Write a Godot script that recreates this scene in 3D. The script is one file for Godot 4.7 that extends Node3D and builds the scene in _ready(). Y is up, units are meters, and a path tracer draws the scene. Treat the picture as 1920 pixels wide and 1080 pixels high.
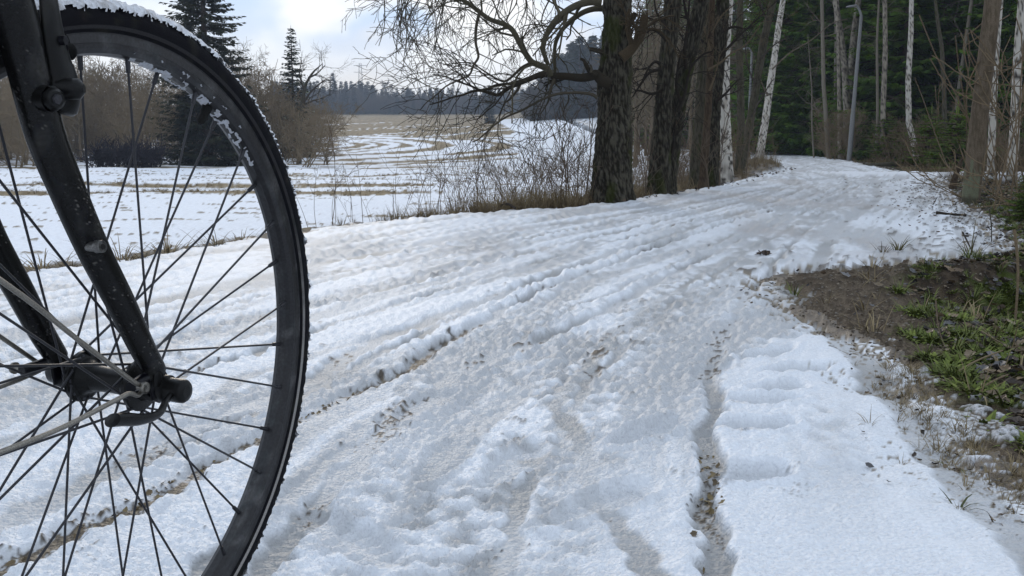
extends Node3D
# A bicycle wheel beside a snowy footpath between a stubble field and a spruce wood, under a bright overcast sky.

const EYE := Vector3(0, 0.565, 0)
const FOCAL := 1900.0                     # pixels of a picture 1920 wide
var PITCH := atan2(276.0, FOCAL)
var rng := RandomNumberGenerator.new()
var nz := FastNoiseLite.new()
var ny := FastNoiseLite.new()
var M := {}

# ------------------------------------------------------------------ mesh building
class MB:
	var v := PackedVector3Array()
	var n := PackedVector3Array()
	var c := PackedColorArray()
	var i := PackedInt32Array()

	func quad(a: int, b: int, d: int, e: int) -> void:
		i.append_array([a, b, d, a, d, e])

	func tube(pts: PackedVector3Array, rad: PackedFloat32Array, sides: int, col: Color, cap := true, squash := 1.0, axis := Vector3.ZERO, tip := Color(-1, 0, 0)) -> void:
		var m := pts.size()
		var dir := (pts[1] - pts[0]).normalized()
		var side := axis if axis != Vector3.ZERO else dir.cross(Vector3(0.31, 0.17, 0.93))
		if side.length() < 0.05:
			side = dir.cross(Vector3.RIGHT)
		side = (side - dir * side.dot(dir)).normalized()
		var first := v.size()
		for k in m:
			var d2 := (pts[mini(k + 1, m - 1)] - pts[maxi(k - 1, 0)])
			var span := d2.length()
			if span > 1e-7:
				dir = d2 / span
			side = (side - dir * side.dot(dir)).normalized()
			var up := dir.cross(side)
			var slope := (rad[mini(k + 1, m - 1)] - rad[maxi(k - 1, 0)]) / maxf(span, 1e-6)
			var cc := col if tip.r < 0.0 else col.lerp(tip, float(k) / (m - 1))
			for j in sides:
				var a := TAU * j / sides
				var o := side * cos(a) + up * sin(a) * squash
				v.append(pts[k] + o * rad[k])
				n.append((side * cos(a) * squash + up * sin(a) - dir * clampf(slope, -3.0, 3.0)).normalized())
				c.append(cc)
		for k in m - 1:
			for j in sides:
				var a := first + k * sides + j
				var b := first + k * sides + (j + 1) % sides
				i.append_array([a, a + sides, b, b, a + sides, b + sides])
		if cap:
			for e in 2:
				var at := 0 if e == 0 else m - 1
				if rad[at] < 0.0004:
					continue
				var out := (pts[0] - pts[1]).normalized() if e == 0 else (pts[m - 1] - pts[m - 2]).normalized()
				var c0 := v.size()
				v.append(pts[at]); n.append(out); c.append(col)
				for j in sides:
					v.append(v[first + at * sides + j]); n.append(out); c.append(col)
				for j in sides:
					if e == 0:
						i.append_array([c0, c0 + 1 + j, c0 + 1 + (j + 1) % sides])
					else:
						i.append_array([c0, c0 + 1 + (j + 1) % sides, c0 + 1 + j])

	func tri(a: Vector3, b: Vector3, d: Vector3, col: Color, nn := Vector3.ZERO) -> void:
		var k := v.size()
		var q := nn if nn != Vector3.ZERO else (d - a).cross(b - a).normalized()
		v.append(a); v.append(b); v.append(d)
		for j in 3:
			n.append(q); c.append(col)
		i.append_array([k, k + 1, k + 2])

	func kite(a: Vector3, dir: Vector3, wide: Vector3, col: Color, nn: Vector3) -> void:
		var k := v.size()
		v.append(a); v.append(a + dir * 0.45 + wide); v.append(a + dir); v.append(a + dir * 0.45 - wide)
		for j in 4:
			n.append(nn); c.append(col)
		i.append_array([k, k + 1, k + 2, k, k + 2, k + 3])

	func box(at: Vector3, size: Vector3, basis: Basis, col: Color) -> void:
		for ax in 3:
			for s in [-1.0, 1.0]:
				var nn := Vector3.ZERO
				nn[ax] = s
				var u := Vector3.ZERO
				u[(ax + 1) % 3] = 1.0
				var w := nn.cross(u)
				var k := v.size()
				for q in [[-1, -1], [1, -1], [1, 1], [-1, 1]]:
					v.append(at + basis * ((nn + u * q[0] + w * q[1]) * size * 0.5)); n.append((basis * nn).normalized()); c.append(col)
				i.append_array([k, k + 2, k + 1, k, k + 3, k + 2])

	func mesh(mat: Material) -> ArrayMesh:
		var a := []
		for t in range(0, i.size(), 3):                                # front faces follow the normals
			var p := v[i[t]]
			if (v[i[t + 2]] - p).cross(v[i[t + 1]] - p).dot(n[i[t]] + n[i[t + 1]] + n[i[t + 2]]) < 0.0:
				var k := i[t + 1]
				i[t + 1] = i[t + 2]
				i[t + 2] = k
		a.resize(Mesh.ARRAY_MAX)
		a[Mesh.ARRAY_VERTEX] = v; a[Mesh.ARRAY_NORMAL] = n; a[Mesh.ARRAY_COLOR] = c; a[Mesh.ARRAY_INDEX] = i
		var m := ArrayMesh.new()
		m.add_surface_from_arrays(Mesh.PRIMITIVE_TRIANGLES, a)
		m.surface_set_material(0, mat)
		return m

	func part(called: String, mat: Material, parent: Node) -> MeshInstance3D:
		var o := MeshInstance3D.new()
		o.name = called
		o.mesh = mesh(mat)
		parent.add_child(o, true)
		return o

var used := {}
func numbered(called: String) -> String:
	used[called] = used.get(called, -1) + 1
	return called if used[called] == 0 else "%s_%03d" % [called, used[called]]

func tag(o: Node, label: String, category := "", group := "", kind := "") -> void:
	if label: o.set_meta("label", label)
	if category: o.set_meta("category", category)
	if group: o.set_meta("group", group)
	if kind: o.set_meta("kind", kind)

func thing(called: String, label: String, category: String, at := Vector3.ZERO, group := "") -> Node3D:
	var o := Node3D.new()
	o.name = numbered(called)
	o.position = at
	add_child(o)
	tag(o, label, category, group)
	return o

func single(mb: MB, called: String, mat: Material, label: String, category := "", kind := "", group := "") -> MeshInstance3D:
	var o := mb.part(numbered(called), mat, self)
	tag(o, label, category, group, kind)
	return o

func spread(called: String, mesh: Mesh, places: Array, cols: Array, label: String, category: String) -> void:
	var mm := MultiMesh.new()
	mm.transform_format = MultiMesh.TRANSFORM_3D
	mm.use_colors = not cols.is_empty()
	mm.mesh = mesh
	mm.instance_count = places.size()
	for k in places.size():
		mm.set_instance_transform(k, places[k])
		if cols:
			mm.set_instance_color(k, cols[k])
	var o := MultiMeshInstance3D.new()
	o.name = numbered(called)
	o.multimesh = mm
	add_child(o)
	tag(o, label, category, "", "stuff")

func spot(px: float, py: float, dist: float) -> Vector3:          # where a sight line reaches the upright plane dist metres ahead
	var c := cos(PITCH)
	var s := sin(PITCH)
	var d := Vector3((px - 960.0) / FOCAL, (540.0 - py) / FOCAL * c - s, -(540.0 - py) / FOCAL * s - c)
	return EYE + d * (dist / -d.z)

func spots(list: Array, dist: float) -> PackedVector3Array:       # [x, y, extra depth], ...
	var out := PackedVector3Array()
	for p in list:
		out.append(spot(p[0], p[1], dist + (p[2] if p.size() > 2 else 0.0)))
	return out

func rounded(pts: PackedVector3Array, per := 6) -> PackedVector3Array:      # Catmull-Rom through the points
	var out := PackedVector3Array()
	var m := pts.size()
	for k in m - 1:
		for j in per:
			out.append(pts[k].cubic_interpolate(pts[k + 1], pts[maxi(k - 1, 0)], pts[mini(k + 2, m - 1)], float(j) / per))
	out.append(pts[m - 1])
	return out

func taper(a: float, b: float, m: int, power := 1.0) -> PackedFloat32Array:
	var out := PackedFloat32Array()
	for k in m:
		out.append(lerpf(a, b, pow(float(k) / (m - 1), power)))
	return out

func table(t: Array, x: float) -> float:                          # [[x, y], ...] straight lines between
	if x <= t[0][0]:
		return t[0][1] + (t[1][1] - t[0][1]) / (t[1][0] - t[0][0]) * (x - t[0][0])
	for k in t.size() - 1:
		if x <= t[k + 1][0]:
			return lerpf(t[k][1], t[k + 1][1], (x - t[k][0]) / (t[k + 1][0] - t[k][0]))
	return t[-1][1]

# ------------------------------------------------------------------ materials
func noise_texture(freq: float, octaves: int, a: Color, b: Color, sd: int, side := 512) -> NoiseTexture2D:
	var f := FastNoiseLite.new()
	f.seed = sd; f.frequency = freq; f.fractal_octaves = octaves
	var t := NoiseTexture2D.new()
	t.width = side; t.height = side; t.seamless = true; t.noise = f
	var g := Gradient.new()
	g.set_color(0, a); g.set_color(1, b)
	t.color_ramp = g
	return t

func height_texture(freq: float, octaves: int, sd: int) -> NoiseTexture2D:
	var f := FastNoiseLite.new()
	f.seed = sd; f.frequency = freq; f.fractal_octaves = octaves
	var t := NoiseTexture2D.new()
	t.width = 512; t.height = 512; t.seamless = true; t.noise = f
	return t

func mat(called: String, rough: float, tex: Texture2D = null, tile := 1.0, bump: Texture2D = null, cm := 0.0, metal := 0.0, spec := 0.5, world := true) -> StandardMaterial3D:
	var m := StandardMaterial3D.new()
	m.resource_name = called
	m.vertex_color_use_as_albedo = true
	m.roughness = rough
	m.metallic = metal
	m.metallic_specular = spec
	if tex or bump:
		m.uv1_triplanar = true
		m.uv1_world_triplanar = world
		m.uv1_scale = Vector3.ONE * tile
	if tex:
		m.albedo_texture = tex
	if bump:
		m.heightmap_enabled = true
		m.heightmap_texture = bump
		m.heightmap_scale = cm
	M[called] = m
	return m

func make_materials() -> void:
	var grain := noise_texture(0.06, 4, Color(0.9, 0.9, 0.91), Color(1, 1, 1), 3)
	var coarse := noise_texture(0.05, 5, Color(0.62, 0.6, 0.58), Color(1, 1, 1), 5)
	var fine := height_texture(0.09, 4, 7)
	mat("snow", 0.55, grain, 2.5, fine, 0.45, 0.0, 0.4)
	mat("earth", 0.95, coarse, 3.0, fine, 0.8, 0.0, 0.2)
	mat("field", 0.85, grain, 0.35, null, 0.0, 0.0, 0.2)
	mat("bark", 0.95, coarse, 6.0, fine, 0.5, 0.0, 0.2)
	mat("birch", 0.8, grain, 4.0, null, 0.0, 0.0, 0.3)
	mat("wood", 0.9, coarse, 5.0, null, 0.0, 0.0, 0.25)
	mat("twig", 0.9, null, 1.0, null, 0.0, 0.0, 0.2)
	var needles := mat("needles", 0.75, null, 1.0, null, 0.0, 0.0, 0.25)
	needles.backlight_enabled = true
	needles.backlight = Color(0.85, 0.9, 0.5)
	mat("leaf", 0.4, null, 1.0, null, 0.0, 0.0, 0.3)
	mat("blade", 0.8, null, 1.0, null, 0.0, 0.0, 0.25)
	mat("rubber", 0.75, coarse, 30.0, fine, 0.05, 0.0, 0.22, false)
	mat("rim", 0.36, coarse, 8.0, null, 0.0, 0.3, 0.42, false)
	mat("paint", 0.27, coarse, 9.0, fine, 0.008, 0.0, 0.30, false)
	mat("black_metal", 0.32, coarse, 20.0, fine, 0.02, 0.0, 0.30, false)
	mat("steel", 0.42, coarse, 24.0, null, 0.0, 0.8, 0.5, false)
	mat("spoke", 0.4, null, 1.0, null, 0.0, 0.2, 0.4)
	mat("crust", 0.5, grain, 14.0, fine, 0.12, 0.0, 0.4, false)
	mat("zinc", 0.5, coarse, 2.0, null, 0.0, 0.5, 0.5)
# ------------------------------------------------------------------ the ground
const LEFT_EDGE := [[0.5, -2.35], [4.3, -2.22], [5.0, -2.02], [5.9, -1.6], [7.2, -1.22], [7.9, -0.68], [8.8, 0.18], [9.5, 0.75], [13.4, 2.68], [16.5, 3.85], [21.4, 5.65], [26.0, 6.7], [32.0, 7.9], [45.0, 9.6], [60.0, 10.5], [110.0, 12.0]]
const RIGHT_EDGE := [[0.5, 1.1], [1.7, 0.92], [2.1, 0.95], [2.8, 1.1], [3.3, 1.06], [4.0, 1.04], [4.55, 1.28], [4.9, 1.95], [5.5, 2.75], [8.0, 3.75], [10.3, 4.5], [14.3, 6.1], [16.2, 6.9], [18.5, 7.2], [20.2, 7.6], [30.4, 10.0], [47.5, 13.4], [60.0, 15.0], [110.0, 21.0]]
const FIELD_RISE := [[0.0, -0.3], [8.0, -0.36], [20.0, -0.5], [45.0, -0.72], [60.0, -0.8], [80.0, -0.3], [100.0, 0.35], [150.0, 2.1], [250.0, 5.5], [350.0, 9.4], [420.0, 12.2], [560.0, 15.0]]
# wheel tracks: [half width, depth, rim height, dirt, [[distance, x], ...]]
var TRACKS := [
	[0.021, 0.015, 0.005, 0.25, [[0.5, 0.2], [1.3, 0.27], [1.96, 0.39], [2.83, 0.58], [4.2, 1.03], [6.94, 2.05], [14.3, 4.75], [22.0, 6.9], [30.0, 9.0], [47.0, 12.2], [60.0, 13.6]]],
	[0.026, 0.022, 0.010, 0.80, [[0.5, -0.95], [1.3, -0.69], [1.43, -0.65], [1.61, -0.57], [1.93, -0.49], [2.11, -0.42], [2.49, -0.29], [3.18, -0.1], [3.82, 0.1], [5.24, 0.67], [7.69, 1.78], [9.79, 2.9], [13.45, 4.45], [19.5, 6.3], [30.0, 8.9], [60.0, 13.0]]],
	[0.028, 0.018, 0.010, 0.15, [[0.5, -0.52], [1.26, -0.34], [1.47, -0.32], [1.85, -0.26], [2.43, -0.14], [2.83, 0.06], [3.39, 0.31], [4.56, 0.77], [6.52, 1.58], [8.98, 2.72], [13.45, 4.6], [22.0, 6.6], [60.0, 13.3]]],
	[0.035, 0.012, 0.010, 0.05, [[0.5, -1.1], [2.32, -0.5], [3.0, -0.35], [3.68, -0.06], [4.77, 0.35], [6.94, 1.3], [9.79, 2.55], [14.0, 4.2], [60.0, 12.6]]],
	[0.06, 0.010, 0.006, 0.0, [[0.5, -2.0], [3.0, -1.45], [4.73, -0.9], [6.15, -0.19], [7.69, 0.75], [9.79, 1.85], [13.45, 3.67], [22.0, 6.1], [60.0, 12.2]]],
	[0.022, 0.004, 0.003, 0.0, [[0.5, 0.28], [1.3, 0.18], [1.64, 0.13], [2.13, 0.10], [3.0, 0.3], [4.4, 0.85], [6.0, 1.55], [10.0, 3.2], [60.0, 13.2]]],
	[0.030, 0.010, 0.008, 0.0, [[0.5, -1.7], [2.0, -1.2], [3.2, -0.8], [5.0, 0.0], [7.0, 0.95], [10.0, 2.35], [14.0, 4.0], [60.0, 12.4]]],
	[0.016, 0.010, 0.005, 0.0, [[0.5, -0.42], [1.3, -0.42], [2.2, -0.22], [3.2, 0.12], [4.6, 0.72], [6.6, 1.5], [9.0, 2.62], [13.45, 4.5], [22.0, 6.5], [60.0, 13.2]]],
	[0.018, 0.011, 0.006, 0.0, [[0.5, -1.0], [1.6, -0.72], [2.4, -0.42], [3.2, -0.2], [4.0, 0.06], [5.4, 0.62], [7.8, 1.7], [10.0, 2.85], [13.6, 4.38], [19.5, 6.2], [60.0, 12.9]]],
	[0.016, 0.009, 0.005, 0.0, [[0.5, -0.1], [1.5, 0.0], [2.4, 0.2], [3.4, 0.52], [4.6, 0.98], [6.6, 1.78], [9.0, 2.9], [13.45, 4.75], [22.0, 6.8], [60.0, 13.5]]],
	[0.018, 0.010, 0.006, 0.0, [[0.5, -1.5], [2.2, -0.86], [3.4, -0.45], [4.8, 0.12], [6.6, 0.98], [9.0, 2.05], [13.0, 3.9], [22.0, 6.25], [60.0, 12.6]]],
	[0.022, 0.010, 0.005, 0.0, [[0.5, -2.1], [2.6, -1.3], [4.2, -0.72], [6.2, 0.2], [8.2, 1.3], [10.4, 2.4], [14.0, 3.9], [22.0, 6.0], [60.0, 12.3]]],
	[0.05, 0.012, 0.006, 0.0, [[0.5, 0.6], [4.0, 1.15], [6.94, 2.25], [10.0, 3.6], [16.0, 5.7], [22.0, 7.4], [60.0, 14.0]]],
]
const ICE := [[0.5, -0.3], [1.41, -0.11], [1.79, 0.0], [2.22, 0.08], [2.69, 0.22], [3.28, 0.45], [4.56, 0.96], [6.94, 2.0], [10.0, 3.3], [16.0, 5.5], [60.0, 13.5]]
# shoe prints: x, distance, turn, length, depth
var PRINTS := [[-0.24, 1.41, -0.9, 0.29, 0.011], [-0.12, 1.78, 1.35, 0.27, 0.008], [0.0, 1.74, 1.25, 0.28, 0.010], [0.27, 1.95, 0.9, 0.28, 0.014], [0.41, 1.68, 0.6, 0.2, 0.016], [0.47, 1.97, 0.3, 0.22, 0.014], [0.71, 2.5, 0.5, 0.24, 0.014], [0.53, 2.17, 0.2, 0.24, 0.014], [0.69, 2.7, 0.7, 0.26, 0.014], [0.5, 2.5, 1.0, 0.22, 0.012], [-0.19, 2.17, 1.2, 0.27, 0.010], [0.14, 1.54, 0.8, 0.27, 0.008], [0.86, 2.95, 0.5, 0.26, 0.010], [0.62, 2.3, 0.35, 0.16, 0.010], [0.78, 3.3, 0.6, 0.27, 0.010], [-0.62, 3.6, 1.0, 0.28, 0.008], [-0.9, 4.2, 1.1, 0.28, 0.008], [0.02, 2.6, 0.9, 0.28, 0.008], [-1.1, 3.1, 0.9, 0.28, 0.008]]

var r_left := 0.0
var r_right := 0.0
var r_x := PackedFloat32Array()
var r_cos := PackedFloat32Array()
var r_ice := 0.0
var r_prints := []
var gh := 0.0
var gc := Color()

func row(d: float) -> void:
	r_left = table(LEFT_EDGE, d)
	r_right = table(RIGHT_EDGE, d)
	r_ice = table(ICE, d)
	r_x.resize(TRACKS.size()); r_cos.resize(TRACKS.size())
	for k in TRACKS.size():
		var x := table(TRACKS[k][4], d)
		var s := (table(TRACKS[k][4], d + 0.1) - x) / 0.1
		r_x[k] = x + ny.get_noise_2d(d * 3.0 + k * 31.0, 5.0) * 0.02 * minf(1.0, d * 0.4)
		r_cos[k] = 1.0 / sqrt(1.0 + s * s)
	r_prints.clear()
	for p in PRINTS:
		if absf(p[1] - d) < 0.26:
			r_prints.append(p)

func field_height(x: float, d: float) -> float:
	var h := table(FIELD_RISE, d)
	var s := x / maxf(d, 1.0)
	h += smoothstep(0.0, 0.09, s) * smoothstep(120.0, 260.0, d) * 1.4
	return h + nz.get_noise_2d(x * 0.15, d * 0.15) * 0.12 * smoothstep(6.0, 30.0, d)

func ground(x: float, d: float) -> void:
	var z := -d
	var n1 := nz.get_noise_2d(x * 1.7, z * 1.7)
	var n2 := nz.get_noise_2d(x * 6.5 + 40.0, z * 6.5)
	var el := x - r_left + n1 * 0.2 + n2 * 0.06
	var er := r_right - x + n1 * 0.20 + n2 * 0.05
	var side := 0.0
	if x > 5.5 and d > 15.5 and d < 19.5:
		side = smoothstep(0.0, 0.25, 0.75 - absf(d - 17.5) + n2 * 0.3)
	if el > 0.0 and (er > 0.0):
		path(x, d, el, er, n1, n2)
	elif el <= 0.0:
		open_field(x, d, -el, n1, n2)
	else:
		verge(x, d, -er, n1, n2)
	if side > 0.0:
		gh = lerpf(gh, 0.03 + n2 * 0.01, side)
		gc = gc.lerp(Color(0.78, 0.80, 0.84), side)

func path(x: float, d: float, el: float, er: float, n1: float, n2: float) -> void:
	var z := -d
	var n3 := ny.get_noise_2d(x * 14.0, z * 14.0)
	var n4 := ny.get_noise_2d(x * 37.0 + 9.0, z * 37.0)
	var n5 := nz.get_noise_2d(x * 80.0, z * 80.0)
	var n6 := ny.get_noise_2d(x * 150.0, z * 150.0)
	# the farther away, the larger the smallest lumps that are built
	n6 = lerpf(n6, n5, smoothstep(1.1, 2.0, d))
	n5 = lerpf(n5, n4, smoothstep(1.4, 3.0, d))
	n6 = lerpf(n6, n5, smoothstep(1.4, 3.0, d))
	n4 = lerpf(n4, n3, smoothstep(2.6, 5.0, d))
	n5 = lerpf(n5, n4, smoothstep(2.6, 5.0, d))
	n6 = lerpf(n6, n5, smoothstep(2.6, 5.0, d))
	# how churned the snow is: smooth towards the near right edge, rough where people walk
	var ruffle := 1.0 - 0.93 * smoothstep(0.14, 0.34, x - r_x[0]) * (1.0 - smoothstep(3.0, 4.2, d))
	ruffle *= 0.75 + 0.5 * ny.get_noise_2d(x * 0.9, z * 0.6 + 77.0)
	var lump := maxf(0.0, n3 + 0.05) * 0.0032 + n4 * 0.0030 + n5 * 0.0030 + n6 * 0.0012
	var h := n1 * 0.007 + n2 * 0.0032 + lump * ruffle + n5 * 0.0007
	var ice := exp(-pow((x - r_ice - n2 * 0.12) / (0.16 + 0.035 * d), 2.0)) * (1.0 - 0.3 * smoothstep(5.0, 12.0, d))
	ice *= smoothstep(-0.5, 0.35, n1 + n3 * 0.5)
	ice = maxf(ice, 0.75 * smoothstep(0.05, 0.5, ny.get_noise_2d((x - r_ice) * 2.6, d * 0.45 + 9.0) + n3 * 0.3) * smoothstep(1.2, 2.4, d))
	h -= ice * 0.012
	h += ice * (n4 * 0.004 + n5 * 0.003)
	var streak := ny.get_noise_2d((x - r_x[2]) * 7.0, d * 0.35) * 0.6 + ny.get_noise_2d((x - r_x[2]) * 15.0 + 30.0, d * 0.5) * 0.4
	streak *= smoothstep(0.9, 2.2, d) * smoothstep(0.0, 0.5, el)
	h += streak * 0.0065 * smoothstep(-0.4, 0.4, ruffle)
	var dirt := 0.0
	var packed := maxf(ice, 0.75 * smoothstep(0.0, 0.45, -streak) * ruffle)
	for k in TRACKS.size():
		var t: Array = TRACKS[k]
		var a := absf(x - r_x[k] + n3 * 0.012) * r_cos[k]
		var w: float = t[0]
		if a < w * 4.5:
			var fade := 0.65 + 0.6 * ny.get_noise_2d(d * 1.3 + k * 17.0, k * 5.0)
			fade = clampf(fade, 0.55, 1.0)
			if k == 0:
				fade = maxf(fade, 1.0 - smoothstep(2.2, 3.0, d))
			var inside := 1.0 - smoothstep(w * 0.62, w * 1.22, a)
			var lip := exp(-pow((a - w * 1.75) / (w * 0.7), 2.0))
			h = lerpf(h, h * 0.35 - t[1] * fade, inside) + lip * t[2] * fade * (0.6 + n3 * 0.7)
			if inside > 0.0:
				h += sin(d * 240.0 + n2 * 3.0) * 0.0012 * inside * (1.0 - smoothstep(2.0, 3.5, d))
				packed = maxf(packed, inside * 1.15 * fade)
				var bare: float = (1.0 - smoothstep(w * 0.35, w * 0.85, a)) * fade * t[3] + (n4 * 0.3 + n5 * 0.6 + n6 * 0.4) * 0.6 + ny.get_noise_2d(d * 2.2, k * 9.0) * 0.75 - 0.62 - 0.5 * smoothstep(2.6, 3.6, d) + (0.42 * exp(-pow((d - 1.68) / 0.16, 2.0)) if k == 0 else 0.0)
				dirt = maxf(dirt, smoothstep(0.0, 0.10, bare))
	for p in r_prints:
		var ox: float = x - p[0]
		var oz: float = d - p[1]
		var u: float = ox * cos(p[2]) + oz * sin(p[2])
		var w: float = -ox * sin(p[2]) + oz * cos(p[2])
		var half: float = p[3] * 0.5
		var wide: float = 0.048 - 0.012 * smoothstep(0.0, 0.5, -u / half + 0.1)
		var q := sqrt(pow(u / half, 2.0) + pow(w / wide, 2.0)) + n3 * 0.10
		if q < 1.5:
			var inside := 1.0 - smoothstep(0.74, 1.06, q)
			h = lerpf(h, h * 0.3 - p[4] * 1.4, inside) + exp(-pow((q - 1.16) / 0.13, 2.0)) * 0.006
			var tread := sin(u * 190.0) * (0.5 + 0.5 * signf(absf(w) - 0.008)) if q < 0.85 else 0.0
			h += tread * 0.0030 * inside
			packed = maxf(packed, inside * 0.5)
			if p[4] > 0.5:
				dirt = maxf(dirt, smoothstep(0.1, 0.3, inside * 0.5 + n5 * 0.6 + n6 * 0.4 + smoothstep(0.35, 0.8, w / wide) * 0.5 - 0.62))
	# thin, worn places with grit melting through
	var worn := nz.get_noise_2d(x * 2.4 + 300.0, z * 1.6) + n3 * 0.25 + n5 * 0.45 + n6 * 0.25
	dirt = maxf(dirt, smoothstep(0.86, 0.98, worn) * ruffle * 0.7 * (1.0 - smoothstep(3.0, 6.0, d)))
	var stain := smoothstep(0.15, 0.6, nz.get_noise_2d(x * 0.8 + 90.0, z * 0.35 + 20.0) + n2 * 0.3) * smoothstep(3.4, 6.0, d) * (1.0 - smoothstep(24.0, 34.0, d)) * 0.8
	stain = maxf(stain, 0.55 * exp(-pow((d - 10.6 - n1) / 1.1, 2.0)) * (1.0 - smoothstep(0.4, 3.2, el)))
	# edges: the snow thins out
	var thin := minf(el, er)
	h -= 0.03 * (1.0 - smoothstep(0.0, 0.25, thin))
	if er < 0.5:
		var bare := er * 5.5 + n4 * 0.3 + n5 * 0.7 + n6 * 0.45 + n3 * 0.2 - 0.12
		dirt = maxf(dirt, (1.0 - smoothstep(-0.05, 0.2, bare)) * 0.95)
	if x > 1.0 and d > 4.4 and x > r_right - 1.9 and d < 16.0:         # leaf-strewn thin snow on the right
		var bare := n4 * 0.5 + n3 * 0.5 + n5 * 0.6 - 0.54 - 0.8 * smoothstep(0.15, 1.1, er)
		dirt = maxf(dirt, smoothstep(0.0, 0.2, bare) * 0.8)
	if d > 60.0:
		h = lerpf(h, field_height(x, d), smoothstep(60.0, 100.0, d))
	gh = h
	var bright := 1.0 + n3 * 0.02
	var snow := Color(0.77 * bright, 0.80 * bright, 0.84 * bright)
	gc = snow.lerp(Color(0.37, 0.372, 0.37), packed * 0.92)
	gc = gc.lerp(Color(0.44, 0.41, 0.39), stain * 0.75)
	var grit := Color(0.20, 0.16, 0.105).lerp(Color(0.075, 0.06, 0.045), smoothstep(-0.25, 0.2, n6))
	gc = gc.lerp(grit, dirt)

func bare_gravel(x: float, d: float) -> float:          # how far x lies beyond the bare gravel, in metres
	return x - maxf(r_right, 1.02 + 0.34 * (d - 2.4)) if d > 2.2 and d < 5.3 else x - r_right

func verge(x: float, d: float, o: float, n1: float, n2: float) -> void:
	var o2 := bare_gravel(x, d) + n1 * 0.2 + n2 * 0.08
	var z := -d
	var n3 := ny.get_noise_2d(x * 12.0, z * 12.0)
	var n4 := lerpf(ny.get_noise_2d(x * 40.0, z * 40.0), n3, smoothstep(2.6, 5.0, d))
	var reach := 1.0 + 0.5 * smoothstep(6.0, 14.0, d)
	var h := -0.028 - 0.30 * smoothstep(0.25, 1.5 * reach, o) + 0.34 * smoothstep(2.2 * reach, 3.9 * reach, o)
	h += 0.03 * maxf(0.0, o - 4.0 * reach) * smoothstep(18.0, 30.0, d)
	h = minf(h, 1.6)
	if d > 70.0:
		h = lerpf(h, field_height(x, d), smoothstep(70.0, 110.0, d))
	h += n1 * 0.03 * smoothstep(0.2, 1.0, o) + n2 * 0.012 + n3 * 0.010 + n4 * 0.005
	gh = h
	var soil := Color(0.105, 0.08, 0.055).lerp(Color(0.045, 0.035, 0.026), smoothstep(-0.25, 0.25, n3 + n4 * 0.6))
	var gravel := Color(0.20, 0.163, 0.122).lerp(Color(0.10, 0.08, 0.06), smoothstep(-0.3, 0.3, n4))
	gc = gravel.lerp(soil, smoothstep(-0.05, 0.2, o2))
	var moss := smoothstep(-0.08, 0.14, nz.get_noise_2d(x * 2.1 + 11.0, z * 2.1) + n3 * 0.3) * smoothstep(-0.05, 0.12, o2) * (1.0 - smoothstep(3.0, 6.0, o))
	gc = gc.lerp(Color(0.070, 0.092, 0.020), moss * 0.9)
	# a few scraps of snow near the edge
	var scrap := 0.30 - o * 2.2 + n3 * 0.35 + n4 * 0.5 + n2 * 0.3 - (1.0 if d > 2.3 and d < 5.0 else 0.25)
	gc = gc.lerp(Color(0.72, 0.74, 0.78), smoothstep(0.05, 0.25, scrap))
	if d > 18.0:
		gc = gc.lerp(Color(0.05, 0.042, 0.028), smoothstep(18.0, 24.0, d) * 0.7)

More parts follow.
